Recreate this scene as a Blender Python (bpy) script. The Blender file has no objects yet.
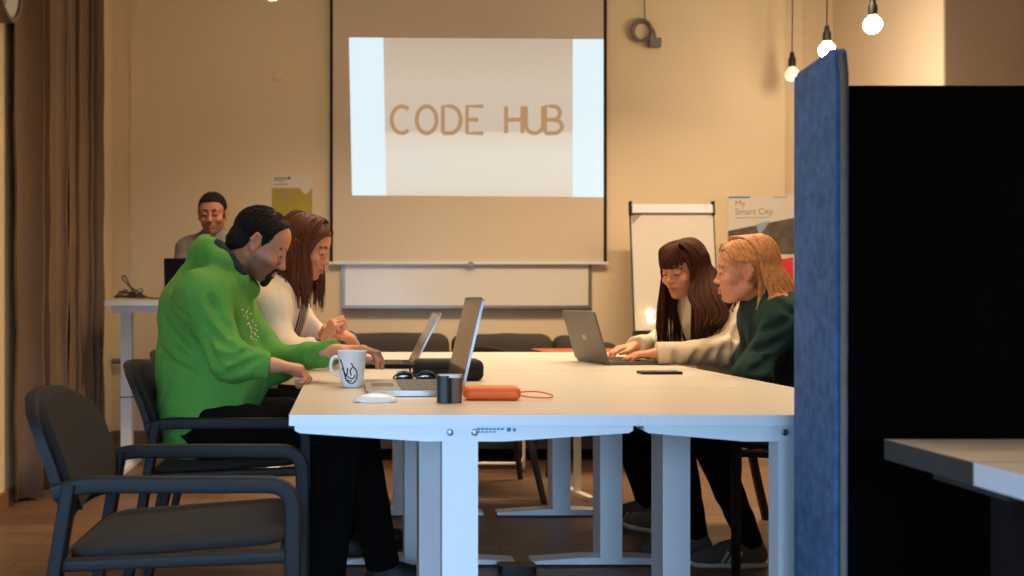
import bpy, bmesh, math, random
import numpy as np
from mathutils import Vector, Matrix

random.seed(7)
RNG = np.random.RandomState(11)
scene = bpy.context.scene
COL = scene.collection

# ------------------------------------------------------------------ camera, world, exposure
cam_data = bpy.data.cameras.new('camera')
cam = bpy.data.objects.new('camera', cam_data)
COL.objects.link(cam)
cam.location = (0, 0, 1.0)
cam.rotation_euler = (math.radians(90), 0, 0)
cam_data.sensor_width = 36
cam_data.lens = 980 / 1024 * 36
cam_data.shift_x = (512 - 345) / 1024      # the photograph is an off-centre crop
cam_data.shift_y = 12 / 1024
cam_data.clip_start = 0.05
cam_data.dof.use_dof = True
cam_data.dof.focus_distance = 3.1
cam_data.dof.aperture_fstop = 3.2
scene.camera = cam

scene.view_settings.view_transform = 'Standard'
scene.view_settings.look = 'None'
scene.view_settings.exposure = 0.0
scene.view_settings.gamma = 1.0
scene.view_settings.use_curve_mapping = False

world = bpy.data.worlds.new('world')
scene.world = world
world.use_nodes = True
world.node_tree.nodes['Background'].inputs[0].default_value = (0.35, 0.6, 1.0, 1)
world.node_tree.nodes['Background'].inputs[1].default_value = 0.6

WARM = (1.0, 0.74, 0.47)


def area(name, loc, rot, sx, sy, power, color):
    d = bpy.data.lights.new(name, 'AREA')
    d.shape = 'RECTANGLE'
    d.size, d.size_y, d.energy, d.color = sx, sy, power, color
    o = bpy.data.objects.new(name, d)
    o.location, o.rotation_euler = loc, rot
    COL.objects.link(o)
    return o


# cool light through an assumed low window in the wall behind the camera
day = area('assumed_daylight', (-0.1, -0.62, 0.92), (math.radians(90 - 13), 0, 0), 2.2, 0.95, 9.5, (0.42, 0.68, 1.0))
day.data.spread = math.radians(46)        # beam tilted down and narrowed to favour near legs over the rear
# assumed smaller window in the left wall beside the camera, added for bluer edges
area('assumed_daylight_side', (-1.74, 0.35, 0.9), (0, math.radians(-90), 0), 0.8, 0.9, 42, (0.22, 0.56, 1.0))
# light of assumed ceiling strip lamps over the room (the lamp bodies hang above them)
ASSUMED_CEIL_LAMPS = [(0.5, 4.9, 3.25, 1.6, 42), (0.4, 3.0, 3.25, 1.6, 18), (2.6, 3.2, 3.25, 1.6, 20), (2.1, 5.2, 3.25, 1.2, 44), (0.2, 0.6, 3.25, 1.6, 4)]


# ------------------------------------------------------------------ materials
def lin(c):
    return tuple(((v / 255) / 12.92 if v / 255 <= 0.04045 else ((v / 255 + 0.055) / 1.055) ** 2.4) for v in c)


def mat(name, rgb, rough=0.6, metal=0.0, noise=0.0, nscale=30.0, bump=0.0, bscale=200.0, spec=0.5, stretch=None, attr=False, sheen=0.0):
    m = bpy.data.materials.new(name)
    m.use_nodes = True
    nt = m.node_tree
    b = nt.nodes['Principled BSDF']
    c = lin(rgb)
    b.inputs['Base Color'].default_value = (*c, 1)
    b.inputs['Roughness'].default_value = rough
    b.inputs['Metallic'].default_value = metal
    b.inputs['Specular IOR Level'].default_value = spec
    if sheen:
        b.inputs['Sheen Weight'].default_value = sheen
    tc = nt.nodes.new('ShaderNodeTexCoord')
    src = tc.outputs['Object']
    if stretch:
        mp = nt.nodes.new('ShaderNodeMapping')
        mp.inputs['Scale'].default_value = stretch
        nt.links.new(src, mp.inputs['Vector'])
        src = mp.outputs['Vector']
    base = None
    if attr:
        a = nt.nodes.new('ShaderNodeAttribute')
        a.attribute_name = 'Col'
        base = a.outputs['Color']
        nt.links.new(base, b.inputs['Base Color'])
    if noise:
        n = nt.nodes.new('ShaderNodeTexNoise')
        n.inputs['Scale'].default_value = nscale
        n.inputs['Detail'].default_value = 5
        nt.links.new(src, n.inputs['Vector'])
        mx = nt.nodes.new('ShaderNodeMix')
        mx.data_type = 'RGBA'
        mx.blend_type = 'MULTIPLY'
        mx.inputs[0].default_value = 1.0
        rp = nt.nodes.new('ShaderNodeMapRange')
        rp.inputs[1].default_value, rp.inputs[2].default_value = 0.3, 0.7
        rp.inputs[3].default_value, rp.inputs[4].default_value = 1 - noise, 1 + noise
        nt.links.new(n.outputs['Fac'], rp.inputs[0])
        cb = nt.nodes.new('ShaderNodeCombineColor')
        for i in range(3):
            nt.links.new(rp.outputs[0], cb.inputs[i])
        if base is None:
            mx.inputs[6].default_value = (*c, 1)
        else:
            nt.links.new(base, mx.inputs[6])
        nt.links.new(cb.outputs[0], mx.inputs[7])
        nt.links.new(mx.outputs[2], b.inputs['Base Color'])
    if bump:
        n = nt.nodes.new('ShaderNodeTexNoise')
        n.inputs['Scale'].default_value = bscale
        n.inputs['Detail'].default_value = 3
        nt.links.new(src, n.inputs['Vector'])
        bp = nt.nodes.new('ShaderNodeBump')
        bp.inputs['Strength'].default_value = bump
        bp.inputs['Distance'].default_value = 0.004
        nt.links.new(n.outputs['Fac'], bp.inputs['Height'])
        nt.links.new(bp.outputs['Normal'], b.inputs['Normal'])
    return m


def emis(name, rgb, strength, surface=(230, 230, 225)):
    m = bpy.data.materials.new(name)
    m.use_nodes = True
    b = m.node_tree.nodes['Principled BSDF']
    b.inputs['Base Color'].default_value = (*lin(surface), 1)
    b.inputs['Emission Color'].default_value = (*lin(rgb), 1)
    b.inputs['Emission Strength'].default_value = strength
    return m


def floor_material():
    m = bpy.data.materials.new('laminate planks')
    m.use_nodes = True
    nt = m.node_tree
    b = nt.nodes['Principled BSDF']
    tc = nt.nodes.new('ShaderNodeTexCoord')
    br = nt.nodes.new('ShaderNodeTexBrick')
    br.inputs['Scale'].default_value = 1.0
    br.inputs['Brick Width'].default_value = 1.25
    br.inputs['Row Height'].default_value = 0.19
    br.inputs['Mortar Size'].default_value = 0.0025
    br.inputs['Bias'].default_value = -0.1
    br.inputs['Color1'].default_value = (*lin((126, 96, 72)), 1)
    br.inputs['Color2'].default_value = (*lin((100, 76, 56)), 1)
    br.inputs['Mortar'].default_value = (*lin((60, 42, 28)), 1)
    nt.links.new(tc.outputs['Object'], br.inputs['Vector'])
    mp = nt.nodes.new('ShaderNodeMapping')
    mp.inputs['Scale'].default_value = (1.2, 22, 1)
    nt.links.new(tc.outputs['Object'], mp.inputs['Vector'])
    n = nt.nodes.new('ShaderNodeTexNoise')
    n.inputs['Scale'].default_value = 2.2
    n.inputs['Detail'].default_value = 8
    n.inputs['Distortion'].default_value = 0.6
    nt.links.new(mp.outputs['Vector'], n.inputs['Vector'])
    cr = nt.nodes.new('ShaderNodeValToRGB')
    cr.color_ramp.elements[0].position, cr.color_ramp.elements[1].position = 0.35, 0.68
    cr.color_ramp.elements[0].color = (0.55, 0.52, 0.5, 1)
    cr.color_ramp.elements[1].color = (1, 1, 1, 1)
    nt.links.new(n.outputs['Fac'], cr.inputs['Fac'])
    mx = nt.nodes.new('ShaderNodeMix')
    mx.data_type = 'RGBA'
    mx.blend_type = 'MULTIPLY'
    mx.inputs[0].default_value = 0.8
    nt.links.new(br.outputs['Color'], mx.inputs[6])
    nt.links.new(cr.outputs['Color'], mx.inputs[7])
    nt.links.new(mx.outputs[2], b.inputs['Base Color'])
    b.inputs['Roughness'].default_value = 0.42
    return m


M = {
    'wall': mat('cream wall paint', (228, 208, 172), 0.75, noise=0.03, nscale=1.2, bump=0.05, bscale=90),
    'wall_gloss': mat('satin cream wall paint', (224, 204, 176), 0.33, noise=0.02, nscale=2.0, bump=0.04, bscale=40),
    'ceiling': mat('ceiling paint', (215, 205, 190), 0.8, noise=0.02),
    'floor': floor_material(),
    'baseboard': mat('brown wooden baseboard', (128, 92, 62), 0.5, noise=0.15, nscale=8, stretch=(1, 6, 6)),
    'curtain': mat('brown curtain cloth', (120, 96, 74), 0.85, noise=0.06, nscale=60, bump=0.2, bscale=400),
    'desk_top': mat('pale desk laminate', (208, 200, 186), 0.34, noise=0.045, nscale=3, stretch=(1.2, 14, 1)),
    'desk_edge': mat('white desk edge band', (226, 230, 234), 0.4, noise=0.01),
    'desk_white': mat('white powder coated steel', (224, 228, 232), 0.38, noise=0.01),
    'desk_dark': mat('dark grey edge band', (60, 60, 58), 0.5, noise=0.05),
    'steel': mat('steel', (150, 152, 155), 0.3, metal=1.0),
    'black_plastic': mat('black plastic', (18, 18, 19), 0.4, noise=0.1),
    'dark_frame': mat('charcoal chair plastic', (24, 24, 26), 0.6, spec=0.3, noise=0.05, nscale=40, bump=0.1, bscale=600),
    'chair_fabric': mat('charcoal woven fabric', (31, 27, 24), 0.95, noise=0.35, nscale=260, bump=0.4, bscale=500),
    'sofa': mat('dark grey sofa fabric', (62, 57, 54), 0.95, noise=0.15, nscale=150, bump=0.3, bscale=300),
    'felt_blue': mat('blue felt', (64, 102, 146), 0.95, noise=0.3, nscale=38, bump=0.5, bscale=260),
    'felt_black': mat('black felt', (7, 7, 7), 1.0, spec=0.1, noise=0.4, nscale=40, bump=0.5, bscale=260),
    'felt_trim': mat('grey felt piping', (120, 112, 100), 0.9, noise=0.1),
    'screen': mat('matt projection screen', (214, 198, 174), 0.85, noise=0.015, nscale=2),
    'screen_black': mat('black screen border', (14, 13, 13), 0.8, noise=0.05),
    'whiteboard': mat('white enamel', (226, 220, 208), 0.22, noise=0.01),
    'alu': mat('brushed aluminium', (160, 158, 155), 0.4, metal=0.9, noise=0.03),
    'alu_dark': mat('dark aluminium tray', (95, 90, 84), 0.45, metal=0.6, noise=0.03),
    'white_wire': mat('cream painted wire', (225, 215, 195), 0.45, noise=0.02),
    'silver': mat('silver laptop metal', (160, 158, 156), 0.35, metal=0.75, noise=0.03),
    'laptop_grey': mat('grey laptop shell', (112, 106, 100), 0.42, metal=0.35, noise=0.04),
    'laptop_black': mat('black laptop shell', (7, 7, 7), 0.65, spec=0.2, noise=0.1),
    'keys': mat('dark keys', (38, 37, 37), 0.5, noise=0.05),
    'keys_grey': mat('grey keys', (88, 84, 80), 0.5, noise=0.05),
    'display': mat('glossy dark display', (20, 18, 17), 0.06, spec=1.0),
    'case': mat('black ballistic fabric', (17, 16, 15), 0.8, noise=0.25, nscale=120, bump=0.4, bscale=400),
    'orange': mat('orange rubber', (232, 100, 24), 0.5, noise=0.05),
    'ceramic': mat('white glazed ceramic', (228, 226, 222), 0.18, noise=0.01),
    'ink': mat('black print', (22, 21, 22), 0.5),
    'mouse': mat('glossy white plastic', (232, 228, 220), 0.2, noise=0.01),
    'brown_leather': mat('brown leather', (92, 52, 24), 0.5, noise=0.2, nscale=60),
    'canister': mat('blue black shell', (22, 28, 36), 0.45, noise=0.2, nscale=120),
    'lens': mat('dark sunglass lens', (10, 9, 9), 0.05, spec=1.0),
    'bulb': emis('lit bulb glass', (255, 236, 205), 60.0),
    'bulb_dim': emis('dim bulb glass', (255, 226, 180), 0.55, (235, 225, 205)),
    'socket': mat('black lamp socket', (22, 20, 19), 0.5, noise=0.05),
    'poster_white': mat('poster paper', (222, 214, 198), 0.6, noise=0.01),
    'poster_green': mat('olive poster ink', (182, 158, 50), 0.6, noise=0.02),
    'poster_city': mat('poster photograph grey', (98, 88, 78), 0.6, noise=0.35, nscale=14),
    'poster_red': mat('poster red block', (226, 60, 76), 0.6, noise=0.02),
    'poster_blue': mat('poster pale blue', (150, 178, 200), 0.6, noise=0.02),
    'print_grey': mat('grey print', (150, 140, 126), 0.6),
    'print_dark': mat('dark print', (60, 58, 60), 0.6),
    'print_blue': mat('blue print', (40, 110, 170), 0.6),
    'clock_rim': mat('grey clock rim', (120, 106, 90), 0.4, metal=0.3, noise=0.03),
    'clock_face': mat('clock face', (200, 196, 186), 0.5, noise=0.01),
    'trousers': mat('black trousers cloth', (8, 8, 8), 1.0, spec=0.12, noise=0.2, nscale=200, bump=0.2, bscale=300),
    'green': mat('green hoodie fleece', (84, 148, 56), 0.9, noise=0.1, nscale=140, bump=0.35, bscale=260),
    'green_dark': mat('navy hoodie lining', (24, 34, 52), 0.9, noise=0.1, nscale=140),
    'cardigan': mat('cream knitted wool', (226, 208, 184), 0.95, noise=0.08, nscale=260, bump=0.6, bscale=320),
    'sweater_cream': mat('cream sweatshirt cloth', (226, 208, 180), 0.95, noise=0.05, nscale=160, bump=0.35, bscale=260),
    'sweater_dark': mat('bottle green wool', (18, 52, 46), 0.95, noise=0.2, nscale=220, bump=0.5, bscale=320),
    'tshirt': mat('grey tee shirt cloth', (132, 122, 112), 0.95, noise=0.05, nscale=100, bump=0.2),
    'denim': mat('dark blue denim', (40, 46, 62), 0.9, noise=0.2, nscale=200),
    'shoe': mat('brown grey suede', (92, 78, 68), 0.9, noise=0.15, nscale=160),
    'shoe_black': mat('black shoe leather', (15, 15, 15), 0.6, noise=0.2),
    'sole': mat('off white rubber', (206, 192, 174), 0.6, noise=0.05),
    'sole_brown': mat('brown rubber', (92, 66, 44), 0.6, noise=0.1),
    'bracelet': mat('blue band', (28, 92, 160), 0.5, noise=0.05),
    'skin': mat('skin', (205, 150, 115), 0.5, noise=0.05, nscale=60, attr=True, bump=0.06, bscale=350),
    'eye': mat('eye', (230, 225, 215), 0.15, attr=True),
    'hair_black': mat('near black hair', (24, 17, 13), 0.8, spec=0.25, noise=0.3, nscale=120),
    'hair_brown': mat('dark brown hair', (66, 35, 19), 0.7, spec=0.15, noise=0.35, nscale=90),
    'hair_chestnut': mat('chestnut hair', (88, 46, 25), 0.6, spec=0.25, noise=0.35, nscale=90),
    'hair_blonde': mat('strawberry blonde hair', (196, 134, 78), 0.5, spec=0.35, noise=0.3, nscale=90),
    'glass': mat('spectacle metal', (60, 60, 66), 0.3, metal=0.8),
    'door_glass': mat('window frame paint', (220, 216, 208), 0.5),
    'orange_top': mat('orange red laminate', (176, 78, 40), 0.5, noise=0.05),
    'cable': mat('dark cable rubber', (48, 44, 40), 0.6, noise=0.1),
    'cable_light': mat('grey cable sleeve', (120, 112, 100), 0.7, noise=0.1),
}


def stripes_material():
    m = bpy.data.materials.new('navy and white striped jersey')
    m.use_nodes = True
    nt = m.node_tree
    b = nt.nodes['Principled BSDF']
    tc = nt.nodes.new('ShaderNodeTexCoord')
    w = nt.nodes.new('ShaderNodeTexWave')
    w.bands_direction = 'Y'
    w.inputs['Scale'].default_value = 22
    w.inputs['Distortion'].default_value = 0.8
    nt.links.new(tc.outputs['Object'], w.inputs['Vector'])
    cr = nt.nodes.new('ShaderNodeValToRGB')
    cr.color_ramp.interpolation = 'CONSTANT'
    cr.color_ramp.elements[0].color = (*lin((26, 26, 34)), 1)
    cr.color_ramp.elements[1].color = (*lin((176, 160, 142)), 1)
    cr.color_ramp.elements[1].position = 0.72
    nt.links.new(w.outputs['Fac'], cr.inputs['Fac'])
    nt.links.new(cr.outputs['Color'], b.inputs['Base Color'])
    b.inputs['Roughness'].default_value = 0.9
    return m


M['stripes'] = stripes_material()


# ------------------------------------------------------------------ object helpers
def thing(name, label, cat, loc=(0, 0, 0), rz=0.0, group=None):
    o = bpy.data.objects.new(name, None)
    o.empty_display_size = 0.1
    COL.objects.link(o)
    o.location = loc
    o.rotation_euler = (0, 0, rz)
    o['label'], o['category'] = label, cat
    if group:
        o['group'] = group
    return o


def tag(o, label, cat, group=None, kind=None):
    o['label'], o['category'] = label, cat
    if group:
        o['group'] = group
    if kind:
        o['kind'] = kind
    return o


def link_mesh(name, me, m, parent=None, smooth=False):
    o = bpy.data.objects.new(name, me)
    COL.objects.link(o)
    if m is not None and not me.materials:
        me.materials.append(m)
    if parent:
        o.parent = parent
    if smooth:
        me.polygons.foreach_set('use_smooth', [True] * len(me.polygons))
    return o


def obj(name, bm, m, parent=None, smooth=False, bevel=0.0, seg=2):
    if bevel:
        es = [e for e in bm.edges if len(e.link_faces) == 2 and e.calc_face_angle(0) > 0.6]
        bmesh.ops.bevel(bm, geom=es, offset=bevel, segments=seg, affect='EDGES', profile=0.5, clamp_overlap=True)
    bmesh.ops.recalc_face_normals(bm, faces=bm.faces[:])
    me = bpy.data.meshes.new(name)
    bm.to_mesh(me)
    bm.free()
    o = link_mesh(name, me, m, parent)
    if smooth or bevel:
        me.polygons.foreach_set('use_smooth', [True] * len(me.polygons))
        try:
            me.set_sharp_from_angle(angle=math.radians(45))
        except Exception:
            pass
    return o


def struct(name, bm, m, parent=None, **kw):
    o = obj(name, bm, m, parent, **kw)
    if parent is None:
        o['kind'] = 'structure'
    return o


def B():
    return bmesh.new()


def box(bm, x0, x1, y0, y1, z0, z1, mi=0):
    vs = [bm.verts.new((x, y, z)) for x in (x0, x1) for y in (y0, y1) for z in (z0, z1)]
    for f in ((0, 1, 3, 2), (4, 6, 7, 5), (0, 4, 5, 1), (2, 3, 7, 6), (0, 2, 6, 4), (1, 5, 7, 3)):
        fc = bm.faces.new([vs[i] for i in f])
        fc.material_index = mi
    return vs


def prism(bm, pts, axis, a, b):
    """extrude a 2D outline along an axis between a and b"""
    def P(p, t):
        return {'x': (t, p[0], p[1]), 'y': (p[0], t, p[1]), 'z': (p[0], p[1], t)}[axis]
    v0 = [bm.verts.new(P(p, a)) for p in pts]
    v1 = [bm.verts.new(P(p, b)) for p in pts]
    n = len(pts)
    bm.faces.new(v0[::-1])
    bm.faces.new(v1)
    for i in range(n):
        bm.faces.new((v0[i], v0[(i + 1) % n], v1[(i + 1) % n], v1[i]))


def rrect(x0, x1, y0, y1, r, n=5):
    out = []
    for cx, cy, a0 in ((x1 - r, y1 - r, 0), (x0 + r, y1 - r, 90), (x0 + r, y0 + r, 180), (x1 - r, y0 + r, 270)):
        for i in range(n + 1):
            a = math.radians(a0 + 90 * i / n)
            out.append((cx + r * math.cos(a), cy + r * math.sin(a)))
    return out


def smooth_path(pts, n=6):
    pts = [Vector(p) for p in pts]
    out = []
    for i in range(len(pts) - 1):
        p0 = pts[max(i - 1, 0)]
        p1, p2 = pts[i], pts[i + 1]
        p3 = pts[min(i + 2, len(pts) - 1)]
        for k in range(n):
            t = k / n
            out.append(0.5 * ((2 * p1) + (p2 - p0) * t + (2 * p0 - 5 * p1 + 4 * p2 - p3) * t * t + (3 * p1 - p0 - 3 * p2 + p3) * t ** 3))
    out.append(pts[-1])
    return out


def fillet(pts, r, n=6):
    """round the corners of a polyline"""
    pts = [Vector(p) for p in pts]
    out = [pts[0]]
    for i in range(1, len(pts) - 1):
        a, b, c = pts[i - 1], pts[i], pts[i + 1]
        d1, d2 = (a - b), (c - b)
        rr = min(r, d1.length * 0.49, d2.length * 0.49)
        p1, p2 = b + d1.normalized() * rr, b + d2.normalized() * rr
        for k in range(n + 1):
            t = k / n
            out.append((1 - t) ** 2 * p1 + 2 * t * (1 - t) * b + t * t * p2)
    out.append(pts[-1])
    return out


def sweep(bm, pts, sec, up=(0, 0, 1), scale=None, closed=False):
    """sweep a 2D section (side, up) along pts"""
    pts = [Vector(p) for p in pts]
    n = len(pts)
    rings = []
    upv = Vector(up)
    for i, p in enumerate(pts):
        if closed:
            t = pts[(i + 1) % n] - pts[i - 1]
        else:
            t = pts[min(i + 1, n - 1)] - pts[max(i - 1, 0)]
        t.normalize()
        s = t.cross(upv)
        if s.length < 1e-3:
            s = t.cross(Vector((1, 0, 0)))
        s.normalize()
        u = s.cross(t)
        k = scale[i] if scale else 1.0
        rings.append([bm.verts.new(p + s * (a * k) + u * (b * k)) for a, b in sec])
    m = len(sec)
    rng = range(n) if closed else range(n - 1)
    for i in rng:
        r0, r1 = rings[i], rings[(i + 1) % n]
        for j in range(m):
            bm.faces.new((r0[j], r0[(j + 1) % m], r1[(j + 1) % m], r1[j]))
    if not closed:
        bm.faces.new(rings[0][::-1])
        bm.faces.new(rings[-1])


def circ(r, n=10):
    return [(r * math.cos(2 * math.pi * i / n), r * math.sin(2 * math.pi * i / n)) for i in range(n)]


def tube(bm, pts, r, n=10, scale=None, up=(0.02, 0.03, 1), closed=False):
    sweep(bm, pts, circ(r, n), up=up, scale=scale, closed=closed)


def lathe(bm, prof, c=(0, 0, 0), n=32, axis='z'):
    rings = []
    for r, z in prof:
        ring = []
        for i in range(n):
            a = 2 * math.pi * i / n
            x, y = r * math.cos(a), r * math.sin(a)
            p = {'z': (x, y, z), 'x': (z, x, y), 'y': (x, z, y)}[axis]
            ring.append(bm.verts.new((c[0] + p[0], c[1] + p[1], c[2] + p[2])))
        rings.append(ring)
    for a, b in zip(rings, rings[1:]):
        for j in range(n):
            bm.faces.new((a[j], a[(j + 1) % n], b[(j + 1) % n], b[j]))
    bm.faces.new(rings[0][::-1])
    bm.faces.new(rings[-1])


def text(name, s, size, loc, m, parent=None, rot=(math.radians(90), 0, 0), depth=0.0006, align='LEFT'):
    c = bpy.data.curves.new(name, 'FONT')
    c.body, c.size, c.extrude, c.align_x = s, size, depth, align
    t = bpy.data.objects.new(name + '_tmp', c)
    COL.objects.link(t)
    dg = bpy.context.evaluated_depsgraph_get()
    me = bpy.data.meshes.new_from_object(t.evaluated_get(dg))
    bpy.data.objects.remove(t)
    me.materials.clear()
    o = link_mesh(name, me, m, parent)
    o.location, o.rotation_euler = loc, rot
    return o


# ------------------------------------------------------------------ signed distance sculpting
class Vol:
    def __init__(self, lo, hi, h):
        self.lo = np.array(lo, float)
        self.h = h
        self.n = np.ceil((np.array(hi) - self.lo) / h).astype(int) + 1
        self.v = np.full(self.n, 1.0, np.float32)
        self.ax = [(self.lo[i] + h * np.arange(self.n[i])).astype(np.float32) for i in range(3)]

    def sl(self, lo, hi):
        out = []
        for i in range(3):
            a = max(0, int(math.floor((lo[i] - self.lo[i]) / self.h)) - 2)
            b = min(self.n[i], int(math.ceil((hi[i] - self.lo[i]) / self.h)) + 3)
            out.append(slice(a, max(a, b)))
        return tuple(out)

    def P(self, s=None):
        s = s or (slice(None),) * 3
        return (self.ax[0][s[0]][:, None, None], self.ax[1][s[1]][None, :, None], self.ax[2][s[2]][None, None, :])

    def put(self, s, d, k=0.01, op='u'):
        a = self.v[s]
        if a.size == 0:
            return
        if op == 'u':
            h = np.clip(0.5 + 0.5 * (a - d) / k, 0, 1)
            self.v[s] = a * (1 - h) + d * h - k * h * (1 - h)
        elif op == 's':
            h = np.clip(0.5 - 0.5 * (a + d) / k, 0, 1)
            self.v[s] = a * (1 - h) + (-d) * h + k * h * (1 - h)

    def cone(self, a, b, ra, rb, k=0.012, flat=None, op='u'):
        a, b = np.array(a, float), np.array(b, float)
        m = max(ra, rb) + k + 2 * self.h
        s = self.sl(np.minimum(a, b) - m, np.maximum(a, b) + m)
        X, Y, Z = self.P(s)
        q = [X - a[0], Y - a[1], Z - a[2]]
        w = b - a
        f = 1.0
        if flat is not None:
            nrm, f = np.array(flat[0], float), flat[1]
            nrm = nrm / np.linalg.norm(nrm)
            dn = q[0] * nrm[0] + q[1] * nrm[1] + q[2] * nrm[2]
            q = [q[i] + dn * nrm[i] * (1 / f - 1) for i in range(3)]
            w = w + nrm * (w @ nrm) * (1 / f - 1)
        t = np.clip((q[0] * w[0] + q[1] * w[1] + q[2] * w[2]) / max(w @ w, 1e-9), 0, 1)
        d = np.sqrt((q[0] - t * w[0]) ** 2 + (q[1] - t * w[1]) ** 2 + (q[2] - t * w[2]) ** 2) - (ra + (rb - ra) * t)
        self.put(s, d * min(f, 1.0), k, op)

    def chain(self, pts, rs, k=0.012, flat=None):
        for i in range(len(pts) - 1):
            self.cone(pts[i], pts[i + 1], rs[i], rs[i + 1], k, flat)

    def ell(self, c, r, k=0.01, R=None, op='u'):
        c = np.array(c, float)
        r = np.array(r, float)
        m = r.max() + k + 2 * self.h
        s = self.sl(c - m, c + m)
        X, Y, Z = self.P(s)
        q = [X - c[0], Y - c[1], Z - c[2]]
        if R is not None:
            q = [q[0] * R[0][i] + q[1] * R[1][i] + q[2] * R[2][i] for i in range(3)]
        kk = np.sqrt((q[0] / r[0]) ** 2 + (q[1] / r[1]) ** 2 + (q[2] / r[2]) ** 2)
        k2 = np.sqrt((q[0] / r[0] ** 2) ** 2 + (q[1] / r[1] ** 2) ** 2 + (q[2] / r[2] ** 2) ** 2) + 1e-6
        self.put(s, kk * (kk - 1) / k2, k, op)

    def cut(self, p, n, rad=0.09):
        """remove what lies past the plane (p, n) within rad of p"""
        p, n = np.array(p, float), np.array(n, float)
        n = n / np.linalg.norm(n)
        s = self.sl(p - rad, p + rad)
        X, Y, Z = self.P(s)
        q = (X - p[0], Y - p[1], Z - p[2])
        d = q[0] * n[0] + q[1] * n[1] + q[2] * n[2]
        near = (q[0] ** 2 + q[1] ** 2 + q[2] ** 2) < rad * rad
        self.v[s] = np.where(near, np.maximum(self.v[s], d), self.v[s])

    def clip(self, fn):
        self.v = np.maximum(self.v, fn(*self.P())).astype(np.float32)

    def wobble(self, amp, freq, seed=0, n=5, vec=(1, 1, 1)):
        r = np.random.RandomState(seed)
        X, Y, Z = self.P()
        X, Y, Z = X * vec[0], Y * vec[1], Z * vec[2]
        acc = 0
        for i in range(n):
            a, b = r.randn(3), r.randn(3)
            a, b = a / np.linalg.norm(a) * freq, b / np.linalg.norm(b) * freq * 0.6
            acc = acc + np.sin(a[0] * X + a[1] * Y + a[2] * Z + r.rand() * 6.3 + 1.6 * np.sin(b[0] * X + b[1] * Y + b[2] * Z + r.rand() * 6.3))
        self.v += (amp * acc / n).astype(np.float32)

    def creases(self, amp, freq, seed=0, n=3, vec=(1, 1, 1)):
        r = np.random.RandomState(seed)
        X, Y, Z = self.P()
        X, Y, Z = X * vec[0], Y * vec[1], Z * vec[2]
        for i in range(n):
            a, b, c = r.randn(3), r.randn(3), r.randn(3)
            a = a / np.linalg.norm(a) * freq
            b, c = b / np.linalg.norm(b) * freq * 0.45, c / np.linalg.norm(c) * freq * 0.35
            w = np.sin(a[0] * X + a[1] * Y + a[2] * Z + r.rand() * 6.3 + 2.0 * np.sin(b[0] * X + b[1] * Y + b[2] * Z + r.rand() * 6.3))
            m = np.clip(0.3 + np.sin(c[0] * X + c[1] * Y + c[2] * Z + r.rand() * 6.3), 0, 1)
            self.v += (amp * m * ((1 - np.abs(w)) ** 3)).astype(np.float32)

    def front_y(self, x, z):
        i = int(np.clip(round((x - self.lo[0]) / self.h), 0, self.n[0] - 1))
        k = int(np.clip(round((z - self.lo[2]) / self.h), 0, self.n[2] - 1))
        c = self.v[i, :, k] < 0
        return self.ax[1][int(np.argmax(c))] if c.any() else None

    def fold(self, xz, r, k=0.016):
        """press a crease into the side of the cloth that faces -Y"""
        P = smooth_path([(x, 0, z) for x, z in xz], 4)
        ys = [self.front_y(p.x, p.z) for p in P]
        pts = [(p.x, y - r * 0.45, p.z) for p, y in zip(P, ys) if y is not None]
        n = len(pts)
        for i in range(n - 1):
            f0, f1 = math.sin(math.pi * (i + 0.4) / n), math.sin(math.pi * (i + 1.2) / n)
            if abs(pts[i][1] - pts[i + 1][1]) < 0.05:
                self.cone(pts[i], pts[i + 1], r * (0.4 + 0.6 * f0), r * (0.4 + 0.6 * max(f1, 0)), k, op='s')

    def mesh(self):
        v = np.pad(self.v, 1, constant_values=1.0)
        lo = self.lo - self.h
        ins = v < 0
        nx, ny, nz = v.shape
        cs = [(i, j, k) for i in (0, 1) for j in (0, 1) for k in (0, 1)]
        cnt = np.zeros((nx - 1, ny - 1, nz - 1), np.int8)
        for i, j, k in cs:
            cnt += ins[i:nx - 1 + i, j:ny - 1 + j, k:nz - 1 + k]
        act = (cnt > 0) & (cnt < 8)
        idx = np.argwhere(act)
        ids = np.full(act.shape, -1, np.int64)
        ids[act] = np.arange(len(idx))
        cv = np.stack([v[idx[:, 0] + i, idx[:, 1] + j, idx[:, 2] + k] for i, j, k in cs], 1)
        pos = np.zeros((len(idx), 3))
        num = np.zeros(len(idx))
        for a in range(8):
            for b in range(a + 1, 8):
                if sum(x != y for x, y in zip(cs[a], cs[b])) != 1:
                    continue
                va, vb = cv[:, a], cv[:, b]
                m = (va < 0) != (vb < 0)
                t = np.where(m, va / np.where(m, va - vb, 1), 0)
                pa, pb = np.array(cs[a], float), np.array(cs[b], float)
                pos += np.where(m[:, None], pa + (pb - pa) * t[:, None], 0)
                num += m
        pos = (pos / num[:, None] + idx) * self.h + lo
        quads = []
        for ax in range(3):
            o1, o2 = [(1, 2), (2, 0), (0, 1)][ax]
            s0 = [slice(1, None)] * 3
            s0[ax] = slice(0, -1)
            s1 = [slice(1, None)] * 3
            s1[ax] = slice(1, None)
            A, Bb = ins[tuple(s0)], ins[tuple(s1)]
            for flip, mm in ((False, A & ~Bb), (True, ~A & Bb)):
                e = np.argwhere(mm)
                if not len(e):
                    continue
                off = np.ones(3, int)
                off[ax] = 0
                e = e + off
                d1, d2 = np.zeros(3, int), np.zeros(3, int)
                d1[o1], d2[o2] = 1, 1
                ok = (e < np.array(ids.shape)).all(1)
                e = e[ok]
                q = np.stack([ids[tuple((e - d1 - d2).T)], ids[tuple((e - d2).T)], ids[tuple(e.T)], ids[tuple((e - d1).T)]], 1)
                quads.append(q[:, ::-1] if flip else q)
        return pos, np.concatenate(quads)


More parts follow.
